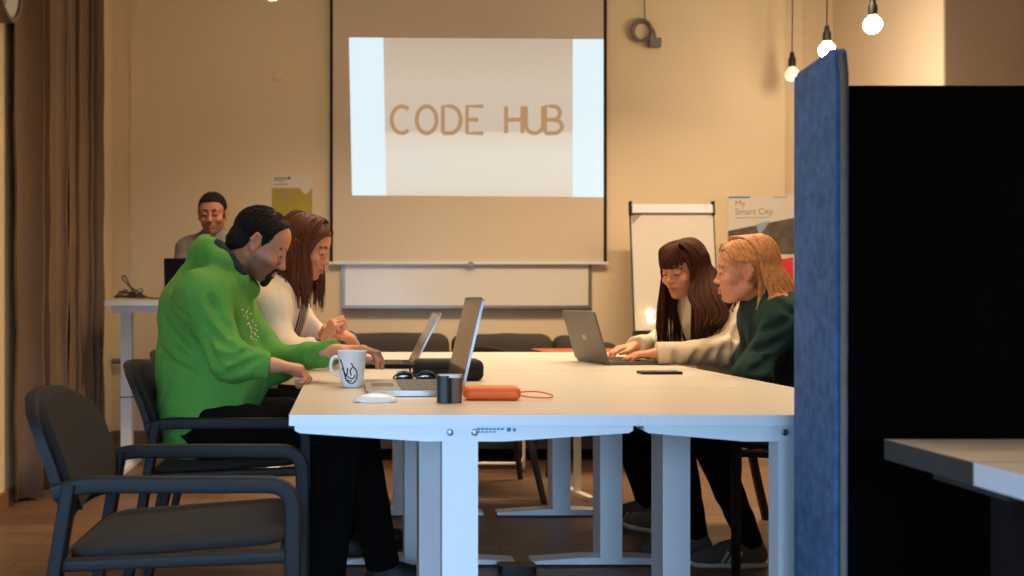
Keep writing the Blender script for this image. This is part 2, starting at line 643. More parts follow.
def np_mesh(name, parts, m, parent=None, origin=(0, 0, 0), color=None):
    """parts: list of (verts, quads); one mesh object, verts relative to origin"""
    vs, qs, n = [], [], 0
    for v, q in parts:
        vs.append(v)
        qs.append(q + n)
        n += len(v)
    v, q = np.concatenate(vs), np.concatenate(qs)
    me = bpy.data.meshes.new(name)
    me.vertices.add(len(v))
    me.vertices.foreach_set('co', (v - np.array(origin)).astype(np.float32).ravel())
    me.loops.add(q.size)
    me.loops.foreach_set('vertex_index', q.astype(np.int32).ravel())
    me.polygons.add(len(q))
    me.polygons.foreach_set('loop_start', np.arange(0, q.size, 4, dtype=np.int32))
    me.polygons.foreach_set('use_smooth', np.ones(len(q), bool))
    me.update(calc_edges=True)
    me.validate()
    if color is not None:
        c = color(v)
        a = me.color_attributes.new('Col', 'FLOAT_COLOR', 'POINT')
        a.data.foreach_set('color', np.concatenate([c, np.ones((len(c), 1))], 1).astype(np.float32).ravel())
    return link_mesh(name, me, m, parent)

# ================================================================== THE ROOM
XL, XR, YB, YF, ZC = -1.65, 3.56, 6.95, -0.50, 3.35
bm = B(); box(bm, -1.9, 6.2, YF - 0.1, YB + 0.7, -0.06, 0.0); struct('floor', bm, M['floor'])
bm = B(); box(bm, -1.9, 6.2, YF - 0.1, YB + 0.7, ZC, ZC + 0.06); struct('ceiling', bm, M['ceiling'])
# back wall, with the recess to the right of the pillar
bm = B(); box(bm, -1.9, 3.12, YB, YB + 0.12, 0, ZC); struct('wall_back', bm, M['wall'])
bm = B(); box(bm, 3.12, 3.3, YB + 0.12, YB + 0.24, 0, ZC); box(bm, 3.3, XR, YB + 0.2, YB + 0.32, 0, ZC); struct('wall_recess', bm, M['wall'])
bm = B()
box(bm, XR, XR + 0.5, 5.83, YB + 0.7, 0, ZC)
struct('wall_right', bm, M['wall_gloss'])
bm = B(); box(bm, XR, XR + 0.5, 5.81, 5.83, 0, ZC); struct('wall_pillar_front', bm, mat('darker taupe wall face', (152, 132, 110), 0.7, noise=0.02))  # end face in a darker taupe than the wall beside it
bm = B(); box(bm, XR + 0.47, XR + 0.6, 5.3, 5.83, 0, ZC); struct('trim_1', bm, M['wall_gloss'])
bm = B(); box(bm, 5.9, 6.0, YF, 5.9, 0, ZC); struct('wall_far_right', bm, M['wall'])
bm = B()
box(bm, -1.9, -1.22, YF - 0.1, YF, 0, ZC)
box(bm, 1.02, 6.0, YF - 0.1, YF, 0, ZC)
box(bm, -1.22, 1.02, YF - 0.1, YF, 0, 0.36)
box(bm, -1.22, 1.02, YF - 0.1, YF, 1.48, ZC)
struct('wall_front', bm, M['wall'])
bm = B(); box(bm, 4.1, 6.0, 5.85, 5.95, 0, ZC); struct('wall_right_back', bm, M['wall'])
bm = B()
box(bm, XL - 0.12, XL, 0.85, YB, 0, ZC)
box(bm, XL - 0.12, XL, YF, -0.15, 0, ZC)
box(bm, XL - 0.12, XL, -0.15, 0.85, 0, 0.45)
box(bm, XL - 0.12, XL, -0.15, 0.85, 1.35, ZC)
struct('wall_left', bm, M['wall'])
bm = B()
for a, b, c, d in ((-1.22, -1.18, 0.36, 1.48), (0.98, 1.02, 0.36, 1.48), (-1.18, 0.98, 0.36, 0.40), (-1.18, 0.98, 1.44, 1.48)):
    box(bm, a, b, YF - 0.07, YF - 0.02, c, d)
w = struct('assumed_window_1', bm, M['door_glass'])  # assumed window, out of view; its opening lets in the cool light
bm = B()
for a, b, c, d in ((-0.15, -0.11, 0.45, 1.35), (0.81, 0.85, 0.45, 1.35), (-0.11, 0.81, 0.45, 0.49), (-0.11, 0.81, 1.31, 1.35)):
    box(bm, XL - 0.07, XL - 0.02, a, b, c, d)
struct('assumed_window_2', bm, M['door_glass'])  # assumed side window, added with its opening for the blue light

def baseboard(name, x0, x1, y0, y1):
    bm = B(); box(bm, x0, x1, y0, y1, 0, 0.075)
    struct(name, bm, M['baseboard'], bevel=0.004)
baseboard('baseboard_back', XL, 3.12, YB - 0.018, YB)
baseboard('baseboard_left', XL, XL + 0.018, YF, YB - 0.018)
baseboard('baseboard_right', XR - 0.018, XR, 5.83, YB + 0.19)
# slim vertical chase beside the curtain
bm = B(); box(bm, -1.52, -1.44, YB - 0.012, YB, 0.075, ZC); struct('trim_2', bm, M['wall'])

# assumed ceiling strip lamps (above the frame) that light the room
for i, (x, y, z, l, p) in enumerate(ASSUMED_CEIL_LAMPS):
    t = thing('assumed_strip_lamp', ['assumed white strip lamp on the ceiling above the sofa', 'assumed white strip lamp on the ceiling above the joined desks',
              'assumed white strip lamp on the ceiling above the blue partition', 'assumed white strip lamp on the ceiling beside the pillar', 'assumed white strip lamp on the ceiling nearest the camera'][i], 'lamp', (x, y, z), group='assumed ceiling strip lamps')
    bm = B(); box(bm, -l / 2, l / 2, -0.06, 0.06, 0.03, 0.1); obj('housing', bm, M['desk_white'], t, bevel=0.006)
    bm = B(); box(bm, -l / 2 + 0.02, l / 2 - 0.02, -0.045, 0.045, 0.012, 0.03); obj('diffuser', bm, emis('strip diffuser', (255, 200, 140), 4.0), t)
    a = area('assumed_strip_light', (0, 0, 0), (0, 0, 0), l - 0.1, 0.1, p, WARM)
    a.parent = t
    a.data.spread = math.radians(125)  # spread narrowed to keep the upper walls darker


# pendant bulbs
def pendant(x, y, z, lit, label, power, r=0.047):
    t = thing('pendant_lamp', label, 'lamp', (x, y, z), group='bare bulb pendant lamps')
    bm = B()
    prof = [(0.001, -r)] + [(r * math.sin(math.radians(a)), -r * math.cos(math.radians(a))) for a in range(12, 145, 12)] + [(0.022, r * 0.95), (0.018, r * 1.15)]
    lathe(bm, prof, n=28)
    obj('bulb', bm, M['bulb'] if lit else M['bulb_dim'], t, smooth=True)
    bm = B(); lathe(bm, [(0.02, r * 1.05), (0.024, r * 1.1), (0.024, r * 1.1 + 0.05), (0.017, r * 1.1 + 0.062), (0.012, r * 1.1 + 0.095), (0.004, r * 1.1 + 0.1)], n=20)
    obj('socket', bm, M['socket'], t, smooth=True)
    bm = B(); tube(bm, [(0, 0, r * 1.1 + 0.095), (0.003, 0, 0.5 * (ZC - z)), (0, 0, ZC - z)], 0.0035, 8)
    obj('cord', bm, M['socket'], t, smooth=True)
    bm = B(); lathe(bm, [(0.045, ZC - z - 0.02), (0.045, ZC - z)], n=20)
    obj('ceiling_rose', bm, M['socket'], t, smooth=True)
    if power:
        d = bpy.data.lights.new('bulb_light', 'POINT')
        d.energy, d.color, d.shadow_soft_size = power, (1.0, 0.8, 0.6), r
        lo = bpy.data.objects.new('bulb_light', d)
        COL.objects.link(lo); lo.parent = t; lo.location = (0, 0, -r - 0.06)
    return t

pendant(2.90, 5.385, 2.512, True, 'bright bare pendant bulb, nearest and highest in view of the row beside the blue partition', 8)
pendant(2.92, 5.939, 2.515, True, 'lit pendant bulb partly hidden behind the blue partition top', 8)
pendant(2.98, 6.533, 2.505, False, 'dim round pendant bulb nearest the back wall', 1)
pendant(4.26, -0.36, 2.55, True, 'assumed bare pendant bulb behind the camera, mirrored as a bright dot in the flipchart', 3)  # assumed bulb, set where its mirror image shows in the flipchart
pendant(-0.40, 5.4, 2.70, True, 'lit pendant bulb at the top edge above the olive poster', 3)


# curtains on the left wall
def curtain(y0, y1, x0, n, seed, label):
    r = random.Random(seed)
    t = thing('curtain', label, 'curtain', (0, 0, 0), group='brown curtains on the left wall')
    bm = B()
    N, K = 140, 16
    ph = [r.uniform(0, 6.28) for _ in range(4)]
    rows = []
    for k in range(K + 1):
        z = 0.02 + (ZC - 0.1) * k / K
        row = []
        for i in range(N + 1):
            u = i / N
            y = y0 + (y1 - y0) * u
            amp = 0.042 + 0.018 * math.sin(5 * u + ph[0])
            w = math.sin(2 * math.pi * n * u + ph[1] + 0.6 * math.sin(3 * u * math.pi + ph[2]) + 0.25 * math.sin(z * 1.3 + ph[3]))
            row.append(bm.verts.new((x0 + amp * w + 0.008 * math.sin(9 * z + 20 * u) * (1 - k / K), y + 0.025 * math.cos(2 * math.pi * n * u + ph[1]), z)))
        rows.append(row)
    for a, b in zip(rows, rows[1:]):
        for i in range(N):
            bm.faces.new((a[i], a[i + 1], b[i + 1], b[i]))
    o = obj('cloth', bm, M['curtain'], t, smooth=True)
    sd = o.modifiers.new('thick', 'SOLIDIFY'); sd.thickness = 0.003
    bm = B(); tube(bm, [(x0, y0 - 0.02, ZC - 0.07), (x0, y1 + 0.02, ZC - 0.07)], 0.012); obj('rail', bm, M['alu'], t, smooth=True)

curtain(4.78, 5.52, -1.56, 4.5, 3, 'brown pleated curtain nearer the wall clock')
curtain(5.60, 6.12, -1.55, 5.0, 5, 'brown pleated curtain nearer the back wall')

# wall clock
t = thing('wall_clock', 'round grey rimmed wall clock at the top left above the curtain edge', 'clock', (-1.65, 4.6, 2.47))
bm = B(); lathe(bm, [(0.16, 0), (0.165, 0.02), (0.165, 0.07), (0.158, 0.085), (0.14, 0.085), (0.138, 0.07), (0.01, 0.068)], axis='x', n=48); obj('rim', bm, M['clock_rim'], t, smooth=True)
bm = B(); lathe(bm, [(0.137, 0.0712), (0.001, 0.0716)], axis='x', n=48); obj('dial', bm, M['clock_face'], t)
for a, l in ((40, 0.07), (150, 0.11)):
    bm = B(); prism(bm, [(-0.004, -0.01), (0.004, -0.01), (0.002, l), (-0.002, l)], 'x', 0.073, 0.0745)
    h = obj('hand', bm, M['ink'], t); h.rotation_euler = (math.radians(a), 0, 0)

# projection screen
SY = 6.91
t = thing('projection_screen', 'large pull down projection screen showing a projected picture', 'screen', (0, SY, 0))
bm = B(); box(bm, -0.1, 1.845, -0.0015, 0.0, 1.27, 3.22); obj('screen_cloth', bm, M['screen'], t)
for xa, xb in ((-0.107, -0.085), (1.823, 1.846)):
    bm = B(); box(bm, xa, xb, -0.003, -0.0015, 1.27, 3.22); obj('border', bm, M['screen_black'], t)
bm = B(); box(bm, -0.115, 1.86, -0.01, 0.01, 1.252, 1.270); obj('bottom_bar', bm, M['desk_white'], t, bevel=0.004)
bm = B(); lathe(bm, [(0.022, 0), (0.022, 0.008)], c=(0.885, -0.012, 1.25), axis='y', n=20); obj('pull_tab', bm, M['alu'], t)
bm = B(); box(bm, -0.16, 1.9, -0.06, 0.05, 3.22, 3.32); obj('casing', bm, M['desk_white'], t, bevel=0.01)

# the projected picture gives off light of its own
proj = []
def quad_obj(name, pts, y, m, parent):
    bm = B()
    bm.faces.new([bm.verts.new((x, y, z)) for x, z in pts])
    return obj(name, bm, m, parent)

def photo_material():
    m = bpy.data.materials.new('projected photograph')
    m.use_nodes = True
    nt = m.node_tree
    b = nt.nodes['Principled BSDF']
    b.inputs['Base Color'].default_value = (0.12, 0.12, 0.12, 1)
    tc = nt.nodes.new('ShaderNodeTexCoord')
    sp = nt.nodes.new('ShaderNodeSeparateXYZ')
    nt.links.new(tc.outputs['Object'], sp.inputs[0])
    mr = nt.nodes.new('ShaderNodeMapRange')
    mr.inputs[1].default_value, mr.inputs[2].default_value = 1.73, 2.84
    nt.links.new(sp.outputs[2], mr.inputs[0])
    cr = nt.nodes.new('ShaderNodeValToRGB')
    e = cr.color_ramp.elements
    e[0].position, e[0].color = 0.0, (*lin((226, 208, 186)), 1)
    e[1].position, e[1].color = 1.0, (*lin((196, 176, 156)), 1)
    for p, c in ((0.06, (226, 218, 202)), (0.25, (228, 224, 210)), (0.4, (226, 212, 194)), (0.415, (205, 190, 172)), (0.7, (210, 194, 174))):
        n = e.new(p); n.color = (*lin(c), 1)
    nt.links.new(mr.outputs[0], cr.inputs[0])
    nt.links.new(cr.outputs[0], b.inputs['Emission Color'])
    b.inputs['Emission Strength'].default_value = 0.88
    return m
M['beam'] = emis('projected white bands', (218, 238, 246), 1.0, (90, 90, 90))
M['beam_photo'] = photo_material()
M['beam_letter'] = emis('projected wooden letters', (214, 164, 112), 0.62, (80, 70, 60))
quad_obj('projected_band', [(0.05, 1.738), (0.29, 1.736), (0.27, 2.848), (0.028, 2.851)], -0.0035, M['beam'], t)
quad_obj('projected_band', [(1.605, 1.726), (1.822, 1.724), (1.822, 2.838), (1.605, 2.84)], -0.0035, M['beam'], t)
pp = quad_obj('projected_picture', [(0.29, 1.736), (1.605, 1.726), (1.605, 2.84), (0.27, 2.848)], -0.0035, M['beam_photo'], t)
LW = 0.028
def arc(cx, cz, rx, rz, a0, a1, n=14):
    return [(cx + rx * math.cos(math.radians(a0 + (a1 - a0) * i / n)), cz + rz * math.sin(math.radians(a0 + (a1 - a0) * i / n))) for i in range(n + 1)]
z0, z1 = 2.175, 2.365
zm, hh = (z0 + z1) / 2, (z1 - z0) / 2
LET = {
    'C': (0.40, [arc(0, zm, 0.072, hh, 50, 310)]),
    'O': (0.575, [arc(0, zm, 0.07, hh, 0, 360, 24)]),
    'D': (0.69, [[(0, z0), (0, z1)] + arc(0.05, zm, 0.075, hh, 90, -90)[0:] + [(0, z0)]]),
    'E': (0.86, [[(0.115, z1), (0, z1), (0, z0), (0.115, z0)], [(0, zm), (0.08, zm)]]),
    'H': (1.135, [[(0, z0), (0, z1)], [(0, zm), (0.115, zm)], [(0.115, z0), (0.115, z1)]]),
    'U': (1.275, [[(0, z1)] + arc(0.06, z0 + 0.06, 0.06, 0.06, 180, 360) + [(0.12, z1)]]),
    'B': (1.41, [[(0, z0), (0, z1), (0.05, z1)] + arc(0.055, (zm + z1) / 2, 0.05, hh / 2, 90, -90) + [(0, zm)], [(0.05, zm)] + arc(0.06, (zm + z0) / 2, 0.058, hh / 2, 90, -90) + [(0, z0)]]),
}
for ch, (x, strokes) in LET.items():
    bm = B()
    for st in strokes:
        p3 = [(x + a, -0.0045, b) for a, b in st]
        sweep(bm, p3, [(-LW / 2, -0.0004), (LW / 2, -0.0004), (LW / 2, 0.0004), (-LW / 2, 0.0004)], up=(0, 1, 0))
    obj('projected_letter_' + ch.lower(), bm, M['beam_letter'], pp)

# whiteboard on the wall under the screen
t = thing('whiteboard', 'wide wall mounted whiteboard below the projection screen', 'whiteboard', (0, YB, 0))
bm = B(); box(bm, -0.01, 1.735, -0.02, -0.004, 0.955, 2.05); obj('board', bm, M['whiteboard'], t)
bm = B()
for a, b, c, d in ((-0.025, 0.0, 0.94, 2.07), (1.72, 1.745, 0.94, 2.07), (-0.0, 1.72, 2.05, 2.07), (0.0, 1.72, 0.94, 0.962)):
    box(bm, a, b, -0.022, 0.0, c, d)
obj('frame', bm, M['alu'], t)
bm = B(); box(bm, -0.02, 1.74, -0.055, -0.022, 0.93, 0.942); obj('pen_tray', bm, M['alu_dark'], t, bevel=0.003)

# olive poster
t = thing('poster', 'olive green and grey poster on the wall behind the seated pair', 'poster', (-0.375, YB - 0.003, 1.66))
bm = B(); box(bm, -0.145, 0.145, -0.001, 0.002, -0.215, 0.22); obj('sheet', bm, M['poster_white'], t)
bm = B(); prism(bm, [(-0.143, -0.213), (0.143, -0.213), (0.143, 0.132), (0.132, 0.128), (0.118, 0.105), (0.1, 0.092), (0.082, 0.098), (0.066, 0.118), (0.05, 0.134), (-0.143, 0.134)], 'y', -0.003, -0.001); obj('green_panel', bm, M['poster_green'], t)
bm = B()
for k in range(5):
    w_ = [0.09, 0.12, 0.14, 0.11, 0.03][k]
    box(bm, -0.1 + 0.006 * k, -0.1 + 0.006 * k + w_, -0.0038, -0.003, 0.108 - k * 0.02, 0.114 - k * 0.02)
obj('printed_lines', bm, M['print_grey'], t)
bm = B(); box(bm, -0.13, -0.03, -0.002, -0.001, 0.2, 0.207); box(bm, -0.03, -0.012, -0.002, -0.001, 0.196, 0.212); box(bm, -0.13, -0.05, -0.002, -0.001, 0.184, 0.189); box(bm, -0.13, -0.03, -0.002, -0.001, 0.158, 0.162)
obj('heading', bm, M['print_dark'], t)
bm = B(); box(bm, 0.0, 0.1, -0.0038, -0.003, -0.1, -0.075); obj('footer_logo', bm, M['poster_white'], t)

# city poster
t = thing('poster', 'white city poster with grey photo and red block beside the pillar', 'poster', (2.72, YB - 0.003, 0.97), rz=0)
t.rotation_euler = (0, math.radians(-0.6), 0)
bm = B(); box(bm, 0, 0.475, -0.001, 0.002, 0, 0.77); obj('sheet', bm, M['poster_white'], t)
bm = B(); prism(bm, [(0.0, 0.35), (0.475, 0.35), (0.475, 0.61), (0.0, 0.52)], 'y', -0.002, -0.001); obj('photo_panel', bm, M['poster_city'], t)
bm = B(); prism(bm, [(0.22, 0.48), (0.3, 0.59), (0.2, 0.565)], 'y', -0.003, -0.002); obj('triangle', bm, M['poster_blue'], t)
bm = B(); prism(bm, [(0.25, 0.08), (0.46, 0.10), (0.46, 0.33), (0.25, 0.29)], 'y', -0.003, -0.001); obj('red_panel', bm, M['poster_red'], t)
bm = B(); box(bm, 0.005, 0.16, -0.002, -0.001, 0.752, 0.762); obj('blue_rule', bm, M['print_blue'], t)
bm = B(); box(bm, 0.32, 0.42, -0.002, -0.001, 0.752, 0.758); obj('grey_rule', bm, M['print_grey'], t)
text('title', 'My', 0.062, (0.05, -0.0015, 0.695), M['print_grey'], t)
text('title', 'Smart City', 0.062, (0.05, -0.0015, 0.635), M['print_grey'], t)
bm = B(); box(bm, 0.05, 0.30, -0.0018, -0.001, 0.610, 0.614); obj('small_print', bm, M['print_grey'], t)

# flipchart
FY = 6.55
def fl(u): return (u - 345) * FY / 980
t = thing('flipchart', 'white flipchart easel standing behind the long haired woman', 'flipchart', (2.217, FY, 0))
tilt = math.radians(7)
bm = B(); prism(bm, rrect(-0.28, 0.28, 0.0, 0.87, 0.012), 'y', 0, 0.018); o = obj('board', bm, mat('glossy white film', (222, 214, 200), 0.03, spec=0.8), t); o.location = (0, 0, 0.79); o.rotation_euler = (-tilt, 0, 0)
bd = o
for sx in (-1, 1):
    bm = B(); box(bm, sx * 0.2815 - 0.003, sx * 0.2815 + 0.003, -0.006, 0.02, 0.0, 0.87); obj('side_rail', bm, M['alu_dark'], bd)
    bm = B(); box(bm, sx * 0.28 - 0.007, sx * 0.28 + 0.007, -0.02, 0.02, 0.79, 0.885); obj('clamp_hook', bm, M['screen_black'], bd, bevel=0.002)
bm = B(); box(bm, -0.275, 0.275, -0.018, -0.001, 0.805, 0.86); obj('paper_clamp', bm, M['desk_white'], bd, bevel=0.004)
bm = B(); prism(bm, [(-0.27, 0.80), (-0.27, 0.73), (-0.2, 0.80)], 'y', -0.003, -0.001); obj('folded_corner', bm, M['print_grey'], bd)
bm = B(); box(bm, -0.29, 0.29, -0.07, 0.02, -0.03, 0.0); obj('pen_tray', bm, M['socket'], bd, bevel=0.004)
for sx in (-1, 1):
    bm = B(); tube(bm, [(0.1 * sx, 0.135, 1.5), (0.24 * sx, 0.05, 0.75), (0.27 * sx, -0.0, 0.01)], 0.011); obj('leg', bm, M['alu_dark'], t, smooth=True)
bm = B(); tube(bm, [(0, 0.14, 1.45), (0, 0.22, 0.75), (0, 0.30, 0.01)], 0.011); obj('leg', bm, M['alu_dark'], t, smooth=True)

# coiled cable with plug hanging on the back wall
t = thing('hanging_cable', 'coiled cable with a plug hanging high on the back wall', 'cable', (2.1, YB - 0.03, 2.9))
bm = B()
for k in range(4):
    rr = 0.062 + 0.006 * k
    tube(bm, [(rr * 0.9 * math.cos(a * math.pi / 12) - 0.003 * k, -0.008 * k + 0.012, rr * math.sin(a * math.pi / 12)) for a in range(24)], 0.007, 8, up=(0, 1, 0.01), closed=True)
obj('coil', bm, M['cable_light'], t, smooth=True)
bm = B(); tube(bm, [(0.015, 0, 0.45), (0.01, 0, 0.25), (0.02, 0, 0.07)], 0.004, 8); obj('cord', bm, M['cable'], t, smooth=True)
bm = B(); tube(bm, smooth_path([(0.04, 0, 0.05), (0.075, -0.01, 0.0), (0.085, -0.01, -0.05)]), 0.009, 8); obj('plug_lead', bm, M['cable_light'], t, smooth=True)
bm = B(); box(bm, 0.045, 0.125, -0.03, 0.02, -0.115, -0.055); obj('plug', bm, M['cable_light'], t, bevel=0.012)

# blank cover plate on the back wall
bm = B(); lathe(bm, [(0.036, 0), (0.036, -0.006), (0.03, -0.01), (0.001, -0.011)], axis='y', n=28)
o = obj('cover_plate', bm, M['wall'], None, smooth=True); o.location = (-0.482, YB, 2.596)
tag(o, 'small round blank cover plate on the back wall above the olive poster', 'cover plate')


# sofa along the back wall
t = thing('sofa', 'long low dark grey sofa against the back wall', 'sofa', (0.92, 6.48, 0))
bm = B(); box(bm, -0.98, 0.98, -0.42, 0.42, 0.08, 0.34); obj('base', bm, M['sofa'], t, bevel=0.03, seg=3)
def cushion(name, x0, x1, y0, y1, z0, z1, parent, r=0.05, seed=0, lean=0.0):
    v = Vol((x0 - 0.03, y0 - 0.08, z0 - 0.03), (x1 + 0.03, y1 + 0.1, z1 + 0.04), 0.014)
    X, Y, Z = v.P()
    cx, cy, cz = (x0 + x1) / 2, (y0 + y1) / 2, (z0 + z1) / 2
    Yl = Y - lean * (Z - z0)
    puff = 0.012 * (1 - ((X - cx) / ((x1 - x0) / 2)) ** 2)
    qx = np.abs(X - cx) - (x1 - x0) / 2 + r
    qy = np.abs(Yl - cy) - (y1 - y0) / 2 + r
    qz = np.abs(Z - cz) - (z1 - z0) / 2 + r - puff
    v.v = (np.sqrt(np.maximum(qx, 0) ** 2 + np.maximum(qy, 0) ** 2 + np.maximum(qz, 0) ** 2) + np.minimum(np.maximum(np.maximum(qx, qy), qz), 0) - r).astype(np.float32)
    v.wobble(0.012, 14, seed)
    return np_mesh(name, [v.mesh()], M['sofa'], parent)
xs = [-0.93, -0.2, 0.5, 0.93]
for i in range(3):
    cushion('seat_cushion', xs[i], xs[i + 1], -0.42, 0.15, 0.33, 0.47, t, seed=i)
for i, (a, b, h) in enumerate(((-0.93, -0.21, 0.765), (-0.19, 0.5, 0.76), (0.51, 0.80, 0.74), (0.78, 0.96, 0.70))):
    cushion('back_cushion', a, b, 0.12, 0.33, 0.42, h, t, r=0.07, seed=10 + i, lean=0.15)
for sx in (-0.9, 0.9):
    for sy in (-0.36, 0.36):
        bm = B(); lathe(bm, [(0.018, 0), (0.025, 0.08)], c=(sx, sy, 0), n=16); obj('leg', bm, M['socket'], t)

def softbox(name, x0, x1, y0, y1, z0, z1, r, m, parent, h=0.003):
    v = Vol((x0 - 0.01, y0 - 0.01, z0 - 0.01), (x1 + 0.01, y1 + 0.01, z1 + 0.01), h)
    X, Y, Z = v.P()
    qx = np.abs(X - (x0 + x1) / 2) - (x1 - x0) / 2 + r
    qy = np.abs(Y - (y0 + y1) / 2) - (y1 - y0) / 2 + r
    qz = np.abs(Z - (z0 + z1) / 2) - (z1 - z0) / 2 + r
    v.v = (np.sqrt(np.maximum(qx, 0) ** 2 + np.maximum(qy, 0) ** 2 + np.maximum(qz, 0) ** 2) + np.minimum(np.maximum(np.maximum(qx, qy), qz), 0) - r).astype(np.float32)
    return np_mesh(name, [v.mesh()], m, parent)

# small pieces beyond the joined desks
t = thing('side_table', 'low table with an orange red top behind the far desks', 'table', (1.50, 5.72, 0))
bm = B(); prism(bm, rrect(-0.38, 0.38, -0.2, 0.2, 0.03), 'z', 0.690, 0.708); obj('tabletop', bm, M['orange_top'], t, bevel=0.003)
for sx in (-1, 1):
    for sy in (-1, 1):
        bm = B(); tube(bm, [(sx * 0.31, sy * 0.15, 0.692), (sx * 0.36, sy * 0.19, 0.0)], 0.012, 10, scale=[1.2, 0.8]); obj('leg', bm, M['socket'], t, smooth=True)
t = thing('wire_bench', 'cream wire framed bench in front of the sofa', 'bench', (0.68, 5.82, 0))
for sx in (-0.36, 0.36):
    bm = B(); tube(bm, fillet([(sx, -0.12, 0.36), (sx, -0.12, 0.012), (sx, 0.12, 0.012), (sx, 0.12, 0.36)], 0.04), 0.009, 8, up=(1, 0.01, 0)); obj('leg', bm, M['white_wire'], t, smooth=True)
bm = B(); tube(bm, fillet([(-0.36, -0.12, 0.36), (-0.36, -0.125, 0.05), (0.36, -0.125, 0.05), (0.36, -0.12, 0.36)], 0.05), 0.009, 8, up=(0, 1, 0.01)); obj('front_loop', bm, M['white_wire'], t, smooth=True)
bm = B(); prism(bm, rrect(-0.38, 0.38, -0.14, 0.14, 0.03), 'z', 0.36, 0.385); obj('seat', bm, M['sofa'], t, bevel=0.006)
t = thing('pedestal_table', 'cream pedestal stand with slanting foot behind the far right desk', 'table', (1.19, 5.02, 0))
bm = B(); box(bm, -0.016, 0.016, -0.016, 0.016, 0.02, 0.60); obj('column', bm, M['white_wire'], t, bevel=0.004)
bm = B(); box(bm, -0.02, 0.02, -0.17, 0.17, 0.0, 0.022); o = obj('foot', bm, M['white_wire'], t, bevel=0.005); o.rotation_euler = (0, 0, math.radians(12))
bm = B(); lathe(bm, [(0.13, 0.6), (0.135, 0.605), (0.135, 0.617), (0.13, 0.62)], n=36); obj('tabletop', bm, M['white_wire'], t, smooth=True)


def low_chair():
    t = thing('low_chair', 'dark low backed chair at the far end of the joined desks', 'chair', (0.74, 5.17, 0), math.radians(-90))
    v = Vol((-0.27, -0.27, 0.38), (0.27, 0.27, 0.48), 0.01)
    v.ell((0, 0, 0.43), (0.24, 0.23, 0.035), 0.01)
    np_mesh('seat', [v.mesh()], M['chair_fabric'], t)
    bm = B(); P3 = [(-0.26 * math.cos(math.radians(a)) , 0.26 * math.sin(math.radians(a)), 0.715 - 0.00002 * a * a) for a in range(-70, 71, 10)]
    sweep(bm, P3, rrect(-0.012, 0.012, -0.03, 0.03, 0.008, 3)); obj('backrest', bm, M['chair_fabric'], t, smooth=True)
    for a in (-28, 28):
        x, y = -0.255 * math.cos(math.radians(a)), 0.255 * math.sin(math.radians(a))
        bm = B(); tube(bm, [(x * 0.8, y * 0.8, 0.42), (x, y, 0.69)], 0.010); obj('back_post', bm, M['dark_frame'], t, smooth=True)
    for sx in (-1, 1):
        for sy in (-1, 1):
            bm = B(); tube(bm, [(sx * 0.17, sy * 0.17, 0.42), (sx * 0.32 * (0.95 if sx < 0 else 1.1), sy * 0.24, 0.0)], 0.019, 12, scale=[1.1, 0.8]); obj('leg', bm, M['socket'], t, smooth=True)
low_chair()


# ================================================================== DESKS
def t_leg(parent, x, y, top=0.714, half=0.37, bolts=False, dx=0.0, depth=0.11):
    """a column with its tapered bracket and foot"""
    bm = B(); box(bm, x + dx - 0.041, x + dx + 0.041, y, y + depth, 0.03, top - 0.03)
    leg = obj('leg', bm, M['desk_white'], parent, bevel=0.007)
    bm = B()
    prism(bm, [(x - half, top), (x - half, top - 0.012), (x - half + 0.012, top - 0.018), (x - 0.09, top - 0.037), (x + 0.09, top - 0.037), (x + half - 0.012, top - 0.018), (x + half, top - 0.012), (x + half, top)], 'y', y - 0.006, y + 0.06)
    obj('bracket', bm, M['desk_white'], leg, bevel=0.002)
    bm = B()
    prism(bm, [(x - half + 0.02, 0.008), (x + half - 0.02, 0.008), (x + half - 0.02, 0.02), (x + 0.1, 0.034), (x - 0.1, 0.034), (x - half + 0.02, 0.02)], 'y', y + 0.015, y + 0.095)
    obj('foot', bm, M['desk_white'], leg, bevel=0.004)
    for sx in (-1, 1):
        bm = B(); box(bm, x + sx * (half - 0.055) - 0.03, x + sx * (half - 0.055) + 0.03, y + 0.02, y + 0.09, 0.0, 0.009)
        obj('foot_pad', bm, M['socket'], leg)
    if bolts:
        for bx in bolts:
            bm = B(); lathe(bm, [(0.0075, 0), (0.0075, -0.003), (0.0055, -0.0045), (0.003, -0.0045), (0.003, -0.002)], c=(bx, y - 0.006, top - 0.016), axis='y', n=18)
            obj('bolt', bm, M['steel'], leg, smooth=True)
    return leg


def desk(label, x0, x1, ys, frames, bolts=None):
    t = thing('desk', label, 'desk', ((x0 + x1) / 2, ys[0], 0), group='white desks joined into one long table')
    cx = (x0 + x1) / 2
    for a, b in zip(ys, ys[1:]):
        bm = B()
        g = 0.0014
        box(bm, x0 - cx, x1 - cx, a - ys[0] + g, b - ys[0] - g, 0.7145, 0.7395)
        o = obj('tabletop', bm, M['desk_edge'], t)
        o.data.materials.append(M['desk_top'])
        for p in o.data.polygons:
            if p.normal.z > 0.9:
                p.material_index = 1
    for k, fy in enumerate(frames):
        right = x1 - x0 < 0.7
        near = ys[0] < 3 and k == 0
        t_leg(t, 0.0, fy - ys[0], half=(x1 - x0) / 2 - 0.012, bolts=(bolts if k == 0 else None), dx=((0.030 if near else -0.008) if right else -0.008), depth=0.05 if near else 0.11)
    bm = B()
    box(bm, -0.03, 0.03, frames[0] - ys[0] + 0.06, frames[-1] - ys[0], 0.685, 0.712)
    obj('crossbeam', bm, M['desk_white'], t, bevel=0.003)
    return t


